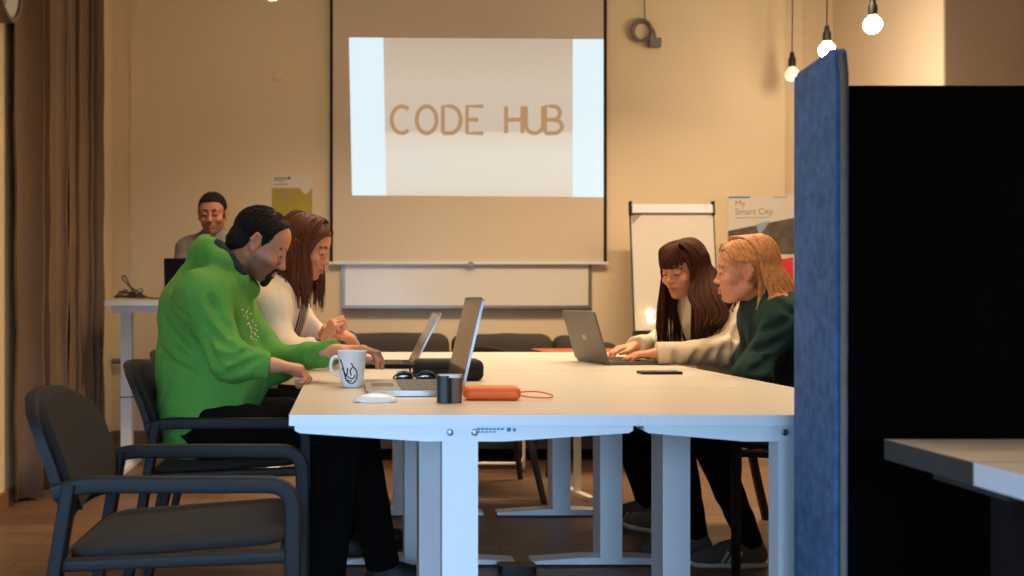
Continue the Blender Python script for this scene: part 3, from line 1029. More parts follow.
da = desk('front left white desk, its end bracket with two bolts facing the camera', -0.127, 0.6698, (2.22, 2.89, 3.64), (2.243, 2.94), bolts=(-0.032, 0.024))
db = desk('front right white desk running behind the blue partition', 0.6702, 1.335, (2.22, 2.89, 3.64), (2.243, 2.94), bolts=(0.0,))
dc = desk('rear left white desk in front of the woman in the cream cardigan', -0.127, 0.6698, (3.645, 4.9), (3.66, 4.5))
dd = desk('rear right white desk under the grey laptop', 0.6702, 1.335, (3.645, 4.9), (3.66, 4.5))
# sticker on the front bracket
bm = B()
for k in range(7):
    box(bm, 0.03 + k * 0.009, 0.037 + k * 0.009, 0.0158, 0.0166, 0.7035, 0.7075)
for k in range(5):
    box(bm, 0.03 + k * 0.009, 0.037 + k * 0.009, 0.0158, 0.0166, 0.6975, 0.7005)
box(bm, 0.098, 0.107, 0.0158, 0.0166, 0.700, 0.7085); box(bm, 0.112, 0.118, 0.0158, 0.0166, 0.700, 0.7075)
obj('printed_label', bm, M['print_blue'], da)
# cable junction between the feet
bm = B(); prism(bm, rrect(-0.07, 0.07, -0.035, 0.035, 0.02), 'z', 0.0, 0.03)
o = obj('floor_socket', bm, M['black_plastic'], None, bevel=0.004); o.location = (0.63, 3.6, 0)
tag(o, 'small black cable box on the floor between the desk feet', 'cable box')

# high table with cable heap and black laptop
t = thing('high_table', 'narrow white high table by the curtain', 'table', (-0.86, 5.85, 0))
bm = B(); prism(bm, rrect(-0.52, 0.52, -0.25, 0.25, 0.01), 'z', 0.968, 0.998); obj('tabletop', bm, M['desk_white'], t, bevel=0.003)
bm = B(); box(bm, -0.49, 0.49, -0.19, 0.19, 0.925, 0.968); obj('apron', bm, M['desk_white'], t, bevel=0.002)
for sx in (-0.44, 0.44):
    bm = B(); box(bm, sx - 0.032, sx + 0.032, -0.03, 0.03, 0.025, 0.925); lg = obj('leg', bm, M['desk_white'], t, bevel=0.005)
    bm = B(); box(bm, sx - 0.038, sx + 0.038, -0.036, 0.036, 0.42, 0.426); obj('joint_ring', bm, M['alu_dark'], lg)
    bm = B(); box(bm, sx - 0.035, sx + 0.035, -0.24, 0.24, 0.0, 0.025); obj('foot', bm, M['desk_white'], t, bevel=0.004)
bm = B(); tube(bm, smooth_path([(-1.64, 6.9, 0.57), (-1.2, 6.9, 0.565), (-0.6, 6.9, 0.60), (-0.1, 6.9, 0.61)]), 0.02, 10)
o = obj('pipe', bm, M['cable_light'], None, smooth=True); tag(o, 'grey pipe running along the back wall behind the high table', 'pipe')

# cable heap on the high table
t = thing('cable_heap', 'tangled dark cables with an upright loop at the left end of the high table', 'cable', (-1.22, 5.70, 1.0))
bm = B(); r = random.Random(4)
pts = [(r.uniform(-0.12, 0.06), r.uniform(-0.06, 0.06), 0.01 + abs(r.gauss(0, 0.025))) for _ in range(34)]
tube(bm, smooth_path(pts, 5), 0.0035, 6); obj('tangle', bm, M['cable'], t, smooth=True)
bm = B(); tube(bm, smooth_path([(0.08, 0, 0.01), (-0.02, 0, 0.07), (-0.075, 0, 0.125), (-0.06, 0, 0.14), (-0.04, 0, 0.10), (0.0, 0, 0.04), (0.09, 0, 0.012), (0.2, 0.02, 0.008)]), 0.004, 6, up=(0, 1, 0)); obj('loop', bm, M['cable'], t, smooth=True)
bm = B(); box(bm, 0.17, 0.22, -0.02, 0.02, 0.001, 0.022); obj('connector', bm, M['bracelet'], t, bevel=0.006)


# ================================================================== LAPTOPS
def laptop(name, label, loc, rz, w, d, lid, ang, shell, key_m, screen_m=None, logo=None, th=0.016, base_m=None):
    """local: hinge along Y at x=0, keyboard towards -X; the lid leans ang degrees past vertical"""
    t = thing(name, label, 'laptop', loc, rz)
    bm = B(); prism(bm, rrect(-d, 0, -w / 2, w / 2, 0.012), 'z', 0.002, th); obj('base', bm, base_m or shell, t, bevel=0.002)
    bm = B()
    nx, ny = 5, 14
    for i in range(nx):
        for j in range(ny):
            x = -0.035 - i * (d * 0.5 / nx)
            y = -w * 0.44 + j * (w * 0.88 / ny)
            box(bm, x - d * 0.5 / nx + 0.003, x, y + 0.0015, y + w * 0.88 / ny - 0.0015, th, th + 0.0018)
    obj('keyboard', bm, key_m, t)
    bm = B(); prism(bm, rrect(-d * 0.93, -d * 0.68, -0.05, 0.05, 0.004), 'z', th, th + 0.0006); obj('touchpad', bm, key_m, t)
    bm = B(); prism(bm, rrect(-w / 2, w / 2, 0.0, lid, 0.01), 'x', -0.003, 0.004)
    l = obj('lid', bm, shell, t, bevel=0.0015)
    l.location = (0.0, 0, th * 0.8); l.rotation_euler = (0, math.radians(ang), 0)
    bm = B(); prism(bm, rrect(-w / 2 + 0.008, w / 2 - 0.008, 0.014, lid - 0.008, 0.003), 'x', -0.0042, -0.003); obj('display', bm, screen_m or M['display'], l)
    if logo:
        bm = B(); box(bm, 0.004, 0.0046, -0.018, 0.018, lid * 0.42, lid * 0.42 + 0.02); obj('logo', bm, logo, l)
    return t

M['display_reflect'] = mat('glossy display with tan reflection', (120, 96, 72), 0.12, spec=0.8)  # tan room reflection on the screens is painted into the base colour
laptop('laptop', 'large silver laptop open in front of the man in the green hoodie', (0.315, 2.83, 0.7395), 0, 0.385, 0.258, 0.262, 13, M['silver'], M['keys_grey'], M['display_reflect'])
laptop('laptop', 'slim laptop open in front of the woman in the cream cardigan', (0.262, 3.86, 0.7395), 0, 0.31, 0.215, 0.222, 27, M['silver'], M['keys'], M['display_reflect'], base_m=M['laptop_black'])
laptop('laptop', 'grey laptop seen from behind, used by the long haired woman', (1.02, 4.05, 0.7395), math.radians(180 + 10.8), 0.31, 0.215, 0.212, 17, M['laptop_grey'], M['keys'], M['display'], logo=M['alu'])
laptop('laptop', 'black laptop standing open on the high table', (-0.88, 5.76, 0.998), math.radians(-90), 0.36, 0.2, 0.235, 6, M['laptop_black'], M['keys'])

# ================================================================== SMALL THINGS ON THE DESKS
ZT = 0.7397
t = thing('mug', 'white mug with a dark scribbled drawing', 'mug', (0.021, 2.925, ZT))
bm = B()
lathe(bm, [(0.026, 0), (0.031, 0.002), (0.034, 0.02), (0.0445, 0.106), (0.046, 0.109), (0.0445, 0.11), (0.043, 0.108), (0.032, 0.01), (0.001, 0.008)], n=40)
obj('body', bm, M['ceramic'], t, smooth=True)
bm = B(); tube(bm, smooth_path([(-0.036, 0, 0.09), (-0.056, -0.004, 0.088), (-0.064, -0.005, 0.065), (-0.056, -0.004, 0.042), (-0.034, 0, 0.035)]), 0.0055, 10, up=(0, 1, 0)); obj('handle', bm, M['ceramic'], t, smooth=True)
def on_mug(a, z):
    r = 0.0335 + (0.0445 - 0.034) * (z - 0.02) / 0.086 + 0.0013
    return (r * math.sin(math.radians(a)), -r * math.cos(math.radians(a)), z)
bm = B()
for st in ([(-55, 0.085), (-44, 0.066), (-38, 0.045), (-30, 0.026), (-12, 0.015), (8, 0.016), (22, 0.03), (20, 0.05), (4, 0.062), (-8, 0.052), (-4, 0.038)],
           [(-20, 0.06), (-22, 0.045), (-30, 0.035)], [(-4, 0.075), (6, 0.062)], [(-48, 0.06), (-30, 0.04), (-12, 0.03), (6, 0.03), (14, 0.04)], [(-36, 0.03), (-20, 0.022), (0, 0.022)]):
    P3 = smooth_path([on_mug(a, z) for a, z in st], 5)
    tube(bm, P3, 0.0019, 6)
obj('drawing', bm, M['ink'], t, smooth=True)

v = Vol((-0.07, -0.04, -0.005), (0.07, 0.04, 0.035), 0.0025)
v.ell((0, 0, 0.002), (0.058, 0.03, 0.021), 0.002)
v.clip(lambda X, Y, Z: 0.0015 - Z + 0 * X + 0 * Y)
mo = thing('computer_mouse', 'flat glossy white computer mouse at the near edge of the desk', 'mouse', (0.078, 2.5, ZT))
np_mesh('shell', [v.mesh()], M['mouse'], mo)
bm = B(); prism(bm, rrect(-0.05, 0.05, -0.023, 0.023, 0.02), 'z', 0, 0.003); obj('underside', bm, M['alu'], mo)

# sunglasses
t = thing('sunglasses', 'dark sunglasses lying folded behind the silver laptop keyboard', 'sunglasses', (0.218, 3.04, ZT))
for sx in (-1, 1):
    v = Vol((-0.04, -0.02, -0.03), (0.04, 0.02, 0.03), 0.002)
    v.ell((0, 0.004, 0), (0.029, 0.007, 0.019), 0.002)
    v.clip(lambda X, Y, Z: Y - 0.004 + 0 * X + 0 * Z)
    l = np_mesh('lens', [v.mesh()], M['lens'], t); l.location = (sx * 0.034, 0, 0.02)
    bm = B(); tube(bm, [(0.030 * math.cos(a * math.pi / 14), 0.002, 0.020 * math.sin(a * math.pi / 14)) for a in range(28)], 0.0016, 6, up=(0, 1, 0), closed=True); o = obj('rim', bm, M['glass'], t, smooth=True); o.location = (sx * 0.034, 0, 0.02)
    bm = B(); tube(bm, smooth_path([(sx * 0.065, 0.0, 0.026), (sx * 0.06, 0.02, 0.012), (-sx * 0.03, 0.035, 0.006), (-sx * 0.055, 0.036, 0.004)]), 0.0018, 6); obj('temple', bm, M['glass'], t, smooth=True)
bm = B(); tube(bm, smooth_path([(-0.008, 0, 0.024), (0, -0.002, 0.029), (0.008, 0, 0.024)]), 0.0015, 6, up=(0, 1, 0)); obj('bridge', bm, M['glass'], t, smooth=True)

# black zipped case
t = thing('zip_case', 'black soft zipped case lying behind the silver laptop', 'case', (0.335, 3.2, ZT))
softbox('body', -0.112, 0.112, -0.06, 0.06, 0.0, 0.068, 0.022, M['case'], t)
bm = B(); tube(bm, [Vector((x_, y_, 0.042)) for x_, y_ in rrect(-0.1125, 0.1125, -0.0605, 0.0605, 0.024, 6)], 0.0018, 6, closed=True); obj('zip', bm, M['laptop_black'], t)
bm = B(); tube(bm, smooth_path([(-0.108, -0.04, 0.05), (-0.125, -0.045, 0.045), (-0.122, -0.045, 0.025), (-0.108, -0.04, 0.03)]), 0.003, 8, up=(0, 1, 0)); obj('strap', bm, M['case'], t, smooth=True)

# small canister with leather front
t = thing('leather_pouch', 'small black and brown leather pouch standing beside the orange pouch', 'pouch', (0.268, 2.49, ZT))
bm = B(); prism(bm, rrect(-0.034, 0.0, -0.022, 0.022, 0.012, 5), 'z', 0.0, 0.069); obj('body', bm, M['canister'], t, bevel=0.004)
bm = B(); prism(bm, rrect(-0.002, 0.028, -0.018, 0.018, 0.008, 4), 'z', 0.0, 0.064); obj('flap', bm, M['brown_leather'], t, bevel=0.003)
bm = B(); prism(bm, rrect(-0.032, 0.03, -0.02, 0.02, 0.008, 4), 'z', 0.064, 0.071); obj('metal_lid', bm, M['alu'], t, bevel=0.002)
# orange pouch
t = thing('orange_pouch', 'flat orange rubber pouch with a thin loop', 'pouch', (0.385, 2.56, ZT))
softbox('body', -0.076, 0.072, -0.03, 0.03, 0.0, 0.036, 0.016, M['orange'], t)
bm = B(); tube(bm, smooth_path([(0.066, 0.008, 0.018), (0.11, 0.018, 0.02), (0.15, 0.014, 0.014), (0.158, 0.0, 0.008), (0.14, -0.012, 0.006), (0.10, -0.014, 0.008), (0.068, -0.006, 0.012)]), 0.0022, 8); obj('loop', bm, M['orange'], t, smooth=True)

# phone
t = thing('mobile_phone', 'black mobile phone lying flat near the right desk edge', 'phone', (1.11, 3.46, ZT))
bm = B(); prism(bm, rrect(-0.072, 0.072, -0.036, 0.036, 0.008), 'z', 0.0, 0.009); obj('body', bm, M['black_plastic'], t, bevel=0.002)
bm = B(); prism(bm, rrect(-0.068, 0.068, -0.032, 0.032, 0.006), 'z', 0.009, 0.0094); obj('display', bm, M['display'], t)
t.rotation_euler = (0, 0, math.radians(2))

# ================================================================== PARTITION AND RIGHT DESKS
t = thing('felt_partition', 'tall felt partition with a blue end wing and a black long side', 'partition', (1.0, 2.14, 0))
bm = B(); prism(bm, [(-0.215, 0.02), (0.02, 0.02), (0.02, 1.49)] + [(-0.19 + 0.03 * math.cos(math.radians(a)) - 0.0, 1.47 + 0.03 * math.sin(math.radians(a))) for a in (60, 90, 120, 150)] + [(-0.225, 1.44)], 'x', -0.012, 0.012)
wing = obj('blue_wing', bm, M['felt_blue'], t, bevel=0.005)
wing.rotation_euler = (0, 0, math.radians(-7))
bm = B(); tube(bm, fillet([(0, -0.23, 0.02), (0, -0.23, 1.445), (0, -0.205, 1.497), (0, 0.02, 1.497)], 0.04), 0.006, 8, up=(1, 0, 0)); obj('piping', bm, M['felt_trim'], wing, smooth=True)
bm = B(); prism(bm, rrect(0.013, 1.5, 0.02, 1.465, 0.02), 'y', -0.015, 0.015); obj('black_panel', bm, M['felt_black'], t, bevel=0.008)
bm = B(); box(bm, 0.013, 1.5, -0.0165, -0.0155, 1.415, 1.42); obj('top_seam', bm, M['felt_black'], t)
bm = B(); box(bm, 0.2, 0.3, -0.2, 0.05, 0.0, 0.02); obj('foot', bm, M['socket'], t)
bm = B(); box(bm, 1.2, 1.3, -0.2, 0.05, 0.0, 0.02); obj('foot', bm, M['socket'], t)

t = thing('desk', 'far desk with a dark edge standing against the black partition', 'desk', (1.5, 1.7, 0))
bm = B(); box(bm, -0.493, 0.7, -0.127, 0.13, 0.703, 0.74); o = obj('tabletop', bm, M['desk_dark'], t, bevel=0.002, seg=1)
o.data.materials.append(M['desk_top'])
for p in o.data.polygons:
    if p.normal.z > 0.9:
        p.material_index = 1
bm = B(); box(bm, -0.42, 0.6, -0.1, 0.1, 0.672, 0.703); obj('under_frame', bm, M['alu_dark'], t, bevel=0.003)
for sx in (-0.36, 0.55):
    bm = B(); box(bm, sx, sx + 0.06, -0.03, 0.03, 0.0, 0.672); obj('leg', bm, M['socket'], t, bevel=0.004)
t = thing('desk', 'near desk with a pale blue white edge at the lower right corner', 'desk', (1.5, 1.1, 0))
bm = B(); box(bm, -0.493, 0.7, -0.4, 0.470, 0.703, 0.74); o = obj('tabletop', bm, M['desk_edge'], t, bevel=0.002, seg=1)
o.data.materials.append(M['desk_top'])
for p in o.data.polygons:
    if p.normal.z > 0.9:
        p.material_index = 1
for sx in (-0.36, 0.55):
    for sy in (-0.3, 0.3):
        bm = B(); box(bm, sx, sx + 0.06, sy - 0.03, sy + 0.03, 0.0, 0.703); obj('leg', bm, M['socket'], t, bevel=0.004)


# ================================================================== ARMCHAIRS
def rsec(w, h, r=0.006, n=3):
    return rrect(-w / 2, w / 2, -h / 2, h / 2, r, n)

def armchair(label, loc, rz):
    t = thing('armchair', label, 'chair', loc, rz, group='charcoal armchairs with upholstered seats')
    fr, fa = M['dark_frame'], M['chair_fabric']
    W = 0.225
    # back shell: a curved plate
    def plate(x_off, th, w, z0, z1, rr, name, m, par, wrap):
        bm = B()
        NY, NZ = 18, 10
        f, bk = [], []
        for k in range(NZ + 1):
            z = z0 + (z1 - z0) * k / NZ
            rf, rb = [], []
            for i in range(NY + 1):
                s = -1 + 2 * i / NY
                # rounded upper corners and slimmer lower edge
                e = max(0.0, (z - (z1 - rr)) / rr)
                hw = w - rr * (1 - math.sqrt(max(0, 1 - e * e))) - 0.05 * max(0.0, (z0 + 0.08 - z) / 0.08)
                y = s * hw
                x = x_off - 0.232 - 0.085 * ((z - 0.56) / 0.24) ** 1.3 if z > 0.56 else x_off - 0.232
                x += wrap * (y / W) ** 2 * 0.75
                zz = z - 0.012 * abs(s) ** 3
                rb.append(bm.verts.new((x - th / 2, y, zz)))
                rf.append(bm.verts.new((x + th / 2, y, zz)))
            f.append(rf); bk.append(rb)
        for k in range(NZ):
            for i in range(NY):
                bm.faces.new((f[k][i], f[k][i + 1], f[k + 1][i + 1], f[k + 1][i]))
                bm.faces.new((bk[k][i], bk[k + 1][i], bk[k + 1][i + 1], bk[k][i + 1]))
        for k in range(NZ):
            for i in (0, NY):
                bm.faces.new((f[k][i], bk[k][i], bk[k + 1][i], f[k + 1][i]) if i else (f[k][i], f[k + 1][i], bk[k + 1][i], bk[k][i]))
        for i in range(NY):
            bm.faces.new((f[0][i], bk[0][i], bk[0][i + 1], f[0][i + 1]))
            bm.faces.new((f[NZ][i], f[NZ][i + 1], bk[NZ][i + 1], bk[NZ][i]))
        return obj(name, bm, m, par, bevel=0.006, seg=2)
    plate(-0.008, 0.022, W, 0.53, 0.80, 0.10, 'back_shell', fr, t, 0.035)
    plate(0.012, 0.026, W - 0.025, 0.56, 0.788, 0.085, 'backrest', fa, t, 0.035)
    for s in (-1, 1):
        y = s * W
        bm = B()
        P3 = fillet([(-0.235, y, 0.60), (-0.17, y, 0.617), (0.262, y, 0.617), (0.262, y, 0.40)], 0.055, 7)
        sweep(bm, P3, rsec(0.034, 0.030), up=(0, 1, 0))
        obj('armrest', bm, fr, t, smooth=True)
        bm = B(); sweep(bm, [(0.262, y, 0.42), (0.262, y, 0.0)], rsec(0.03, 0.034), up=(0, 1, 0), scale=[1, 0.8]); obj('leg', bm, fr, t, smooth=True)
        bm = B(); sweep(bm, smooth_path([(-0.20, y, 0.62), (-0.228, y, 0.45), (-0.27, y, 0.22), (-0.32, y, 0.0)]), rsec(0.03, 0.042), up=(0, 1, 0), scale=None); obj('leg', bm, fr, t, smooth=True)
    bm = B()
    for s in (-1, 1):
        sweep(bm, [(-0.225, s * (W - 0.005), 0.448), (0.25, s * (W - 0.005), 0.468)], rsec(0.028, 0.026), up=(0, 0, 1))
    sweep(bm, [(0.245, -W, 0.466), (0.245, W, 0.466)], rsec(0.026, 0.026), up=(0, 0, 1))
    sweep(bm, [(-0.22, -W, 0.448), (-0.22, W, 0.448)], rsec(0.026, 0.026), up=(0, 0, 1))
    obj('seat_frame', bm, fr, t, smooth=True)
    v = Vol((-0.25, -0.26, 0.42), (0.3, 0.26, 0.54), 0.009)
    X, Y, Z = v.P()
    qx, qy = np.abs(X - 0.015) - 0.235 + 0.06, np.abs(Y) - 0.204 + 0.06
    top = 0.463 + 0.03 * np.clip((X + 0.2) / 0.4, 0, 1) + 0 * Y
    r2 = np.sqrt(np.maximum(qx, 0) ** 2 + np.maximum(qy, 0) ** 2) + np.minimum(np.maximum(qx, qy), 0) - 0.06
    zz = np.abs(Z - top) - 0.021 * np.sqrt(np.clip(-r2 / 0.05, 0.0, 1)) + 0.001
    v.v = np.maximum(r2 + 0 * Z, zz).astype(np.float32)
    np_mesh('seat', [v.mesh()], fa, t)
    return t

def copy_tree(o, parent=None):
    c = o.copy(); COL.objects.link(c)
    if parent:
        c.parent = parent
    for ch in [x for x in scene.objects if x.parent == o]:
        copy_tree(ch, c)
    return c

ch0 = armchair('empty charcoal armchair in the left foreground', (-0.37, 2.26, 0), 0)
for lab, loc, rz in (
        ('armchair the man in the green hoodie sits on', (-0.385, 3.27, 0), 0),
        ('armchair the woman in the cream cardigan sits on', (-0.43, 3.92, 0), 0),
        ('armchair the woman in the dark green sweater sits on', (1.62, 3.63, 0), 180),
        ('armchair the long haired woman sits on', (1.60, 4.24, 0), 180),
        ):
    c = copy_tree(ch0)
    c.location, c.rotation_euler, c['label'] = loc, (0, 0, math.radians(rz)), lab


# ================================================================== PEOPLE
def V3(*a):
    return np.array(a, float)

def unit(v):
    v = np.array(v, float)
    return v / np.linalg.norm(v)

def head_rot(yaw, pitch, roll=0.0):
    """columns: forward, left, up of a head looking along yaw (degrees from +X), pitched down"""
    y, p, r = map(math.radians, (yaw, pitch, roll))
    Rz = np.array([[math.cos(y), -math.sin(y), 0], [math.sin(y), math.cos(y), 0], [0, 0, 1]])
    Ry = np.array([[math.cos(p), 0, math.sin(p)], [0, 1, 0], [-math.sin(p), 0, math.cos(p)]])
    Rx = np.array([[1, 0, 0], [0, math.cos(r), -math.sin(r)], [0, math.sin(r), math.cos(r)]])
    return Rz @ Ry @ Rx


class Head:
    def __init__(self, o, R, s=1.0, fem=0.0):
        self.o, self.R, self.s, self.fem = np.array(o, float), R, s, fem

    def w(self, p):
        return self.o + self.R @ (np.array(p, float) * self.s)

    def local(self, v):
        return ((v - self.o) @ self.R) / self.s

    def c(self, V, a, b, ra, rb, k=0.008, flat=None, op='u'):
        fl = (self.R @ np.array(flat[0], float), flat[1]) if flat else None
        V.cone(self.w(a), self.w(b), ra * self.s, rb * self.s, k, fl, op)

    def e(self, V, c, r, k=0.01, op='u'):
        V.ell(self.w(c), np.array(r) * self.s, k, self.R, op)


def build_head(H, neck, lids=0.0, mouth_open=0.0, smile=0.0):
    """returns a Vol with head and neck; neck = world points from skull base down into the collar"""
    pts = [H.w((0, 0, 0))] + [np.array(p, float) for p in neck]
    lo = np.min(pts, 0) - 0.16
    hi = np.max(pts, 0) + 0.16
    V = Vol(lo, hi, 0.0028)
    f = H.fem
    H.e(V, (-0.015, 0, 0.036), (0.097, 0.076, 0.082), 0.01)
    H.e(V, (0.026, 0, 0.035), (0.054, 0.064, 0.058), 0.02)
    H.e(V, (0.030, 0, -0.030), (0.056, 0.062 - 0.003 * f, 0.068), 0.02)
    H.e(V, (0.024, 0, -0.072), (0.055, 0.050 - 0.006 * f, 0.036), 0.02)
    H.c(V, (-0.012, 0.052, -0.055), (0.055, 0.016, -0.098), 0.018, 0.016 - 0.002 * f, 0.02)
    H.c(V, (-0.012, -0.052, -0.055), (0.055, -0.016, -0.098), 0.018, 0.016 - 0.002 * f, 0.02)
    H.e(V, (0.068, 0, -0.098 + 0.004 * f), (0.019, 0.020 - 0.004 * f, 0.017), 0.012)
    H.c(V, (0.072 - 0.003 * f, -0.034, 0.021), (0.072 - 0.003 * f, 0.034, 0.021), 0.014, 0.014, 0.014)
    H.e(V, (0.032, 0, 0.042), (0.046 + 0.003 * f, 0.054, 0.042), 0.02)
    for s in (-1, 1):
        H.e(V, (0.056, s * 0.042, -0.030), (0.026, 0.021, 0.020), 0.016)
        H.e(V, (0.094, s * 0.031, -0.001), (0.014, 0.019, 0.012), 0.012, 's')
        H.e(V, (0.074, s * 0.031, 0.0), (0.0145, 0.0155, 0.0128), 0.003)       # closed lid volume
        H.c(V, (0.0835, s * 0.018, -0.0065 + 0.0), (0.0815, s * 0.043, -0.0045), 0.0028, 0.0024, 0.003)
        # ear
        H.e(V, (-0.012, s * 0.077, -0.008), (0.019, 0.008, 0.031), 0.006)
        H.c(V, (-0.020, s * 0.083, 0.018), (-0.028, s * 0.086, -0.004), 0.006, 0.0055, 0.004)
        H.c(V, (-0.004, s * 0.079, 0.020), (-0.020, s * 0.085, 0.022), 0.0045, 0.0055, 0.004)
        H.e(V, (-0.008, s * 0.088, -0.006), (0.009, 0.007, 0.014), 0.003, 's')
        H.e(V, (-0.006, s * 0.079, -0.034), (0.007, 0.006, 0.008), 0.004)
    # nose
    H.c(V, (0.085 - 0.002 * f, 0, 0.006), (0.103 - 0.007 * f, 0, -0.030 + 0.003 * f), 0.0085 - 0.001 * f, 0.0105 - 0.0025 * f, 0.008)
    H.e(V, (0.107 - 0.006 * f, 0, -0.033 + 0.004 * f), (0.010, 0.011 - 0.002 * f, 0.009 - 0.001 * f), 0.006)
    for s in (-1, 1):
        H.e(V, (0.096 - 0.005 * f, s * (0.0125 - 0.002 * f), -0.038 + 0.003 * f), (0.011, 0.0075, 0.007), 0.005)
        H.e(V, (0.099 - 0.006 * f, s * 0.0075, -0.0455), (0.005, 0.0032, 0.003), 0.002, 's')
    # mouth
    H.e(V, (0.076, 0, -0.062), (0.018, 0.026, 0.018), 0.012)
    H.c(V, (0.0885, -0.016, -0.0600 + 0.003 * smile), (0.0935, 0, -0.0575), 0.0042, 0.0052, 0.003)
    H.c(V, (0.0885, 0.016, -0.0600 + 0.003 * smile), (0.0935, 0, -0.0575), 0.0042, 0.0052, 0.003)
    H.c(V, (0.0865, -0.014, -0.0695 + 0.003 * smile), (0.0915, 0, -0.0715), 0.0045, 0.0062, 0.003)
    H.c(V, (0.0865, 0.014, -0.0695 + 0.003 * smile), (0.0915, 0, -0.0715), 0.0045, 0.0062, 0.003)
    H.c(V, (0.0915, -0.024, -0.0645 + 0.005 * smile), (0.0975, 0, -0.0645), 0.0012, 0.0016, 0.0015, op='s')
    H.c(V, (0.0915, 0.024, -0.0645 + 0.005 * smile), (0.0975, 0, -0.0645), 0.0012, 0.0016, 0.0015, op='s')
    # neck
    r0 = (0.056 - 0.010 * f) * H.s
    P = [H.w((-0.022, 0, -0.045))] + [np.array(p, float) for p in neck]
    V.chain(P, [r0] + [r0 + 0.002 + 0.006 * i for i in range(len(neck))], 0.02)
    return V


def face_paint(H, skin, brow, lip=(170, 84, 70), stubble=0.0, lash=(38, 24, 18), lids_open=0.3):
    skin, brow, lip, lash = map(lambda c: np.array(lin(c)), (skin, brow, lip, lash))

    def seg(L, a, b):
        a, b = np.array(a, float), np.array(b, float)
        w = b - a
        t = np.clip(((L - a) @ w) / (w @ w), 0, 1)
        return np.linalg.norm(L - a - t[:, None] * w, axis=1)

    def paint(v):
        L = H.local(v)
        c = np.tile(skin, (len(v), 1))
        def mix(w, col):
            w = np.clip(w, 0, 1)[:, None]
            c[:] = c * (1 - w) + col * w
        front = L[:, 0] > 0.03
        # cheeks, nose tip and ears are redder
        for s in (-1, 1):
            mix(np.exp(-(np.linalg.norm(L - (0.072, s * 0.040, -0.034), axis=1) / 0.020) ** 2) * 0.35, skin * (1.05, 0.72, 0.66))
            mix((np.linalg.norm(L - (-0.012, s * 0.082, -0.01), axis=1) < 0.03) * 0.3, skin * (1.05, 0.7, 0.6))
        mix(np.exp(-(np.linalg.norm(L - (0.112, 0, -0.034), axis=1) / 0.014) ** 2) * 0.3, skin * (1.05, 0.72, 0.66))
        for s in (-1, 1):
            d = np.minimum(seg(L, (0.090, s * 0.014, 0.021), (0.086, s * 0.030, 0.027)), seg(L, (0.086, s * 0.030, 0.027), (0.070, s * 0.048, 0.020)))
            mix((0.0066 - d) / 0.003 * front, brow)
            d = seg(L, (0.0875, s * 0.019, -0.0050), (0.0835, s * 0.045, -0.0035))
            mix((0.0040 - d) / 0.0016 * front, lash)
        d = np.minimum(seg(L, (0.090, -0.021, -0.063), (0.097, 0, -0.058)), seg(L, (0.090, 0.021, -0.063), (0.097, 0, -0.058)))
        d2 = np.minimum(seg(L, (0.087, -0.017, -0.069), (0.094, 0, -0.073)), seg(L, (0.087, 0.017, -0.069), (0.094, 0, -0.073)))
        mix((0.0052 - np.minimum(d, d2)) / 0.002 * front, lip)
        dl = np.minimum(seg(L, (0.090, -0.022, -0.0645), (0.0965, 0, -0.0645)), seg(L, (0.090, 0.022, -0.0645), (0.0965, 0, -0.0645)))
        mix((0.0022 - dl) / 0.001, lip * 0.45)
        if stubble:
            low = np.clip((-0.030 - L[:, 2]) / 0.02, 0, 1) * np.clip((L[:, 0] + 0.02) / 0.03, 0, 1) * np.clip((L[:, 2] + 0.125) / 0.02, 0, 1)
            lipz = np.clip((np.minimum(d, d2) - 0.005) / 0.003, 0, 1)
            mix(low * lipz * stubble, np.array(lin((92, 62, 44))))
        return c
    return paint


def hand(V, W, D, N, T, curls=(20, 25, 30, 35), thumb=(0.55, 0.75, 0.25), s=1.0, spread=0.06, tcurl=20):
    """W wrist, D forward, N palm normal, T towards the thumb"""
    W, D, N, T = np.array(W, float), unit(D), unit(N), unit(T)
    N = unit(N - D * (N @ D))
    T = unit(T - D * (T @ D) - N * (T @ N))
    V.chain([W - D * 0.03 * s, W, W + D * 0.02 * s], [0.024 * s, 0.023 * s, 0.024 * s], 0.012, (N, 0.75))
    for i, off in enumerate((0.028, 0.010, -0.009, -0.027)):
        L = (0.090, 0.094, 0.089, 0.080)[i] * s
        base = W + D * L + T * off * s
        V.cone(W + D * 0.012 * s + T * off * 0.45 * s, base, 0.0145 * s, 0.0105 * s, 0.012)
        l = np.array([(0.042, 0.025, 0.020), (0.046, 0.028, 0.021), (0.042, 0.026, 0.020), (0.033, 0.020, 0.018)][i]) * s
        r = np.array([0.0092, 0.0084, 0.0078, 0.0066])[0:4] * s * (1, 1, 0.96, 0.86)[i]
        d = unit(D + T * spread * (1.5 - i) * 0.9)
        c = math.radians(curls[i])
        p, ang = base, c * 0.6
        for k in range(3):
            q = p + (d * math.cos(ang) + N * math.sin(ang)) * l[k]
            V.cone(p, q, r[k], r[k + 1], 0.0035)
            p = q
            ang += c * (1.0, 0.7, 0)[k]
    p = W + D * 0.022 * s + T * 0.020 * s
    d = unit(D * thumb[0] + T * thumb[1] + N * thumb[2])
    tc = math.radians(tcurl)
    for k, (ll, ra, rb) in enumerate(((0.044, 0.0150, 0.0115), (0.032, 0.0112, 0.0098), (0.026, 0.0098, 0.0080))):
        q = p + d * ll * s
        V.cone(p, q, ra * s, rb * s, 0.008 if k == 0 else 0.003)
        p = q
        d = unit(d * math.cos(tc) + (D * 0.8 - T * 0.6) * math.sin(tc))


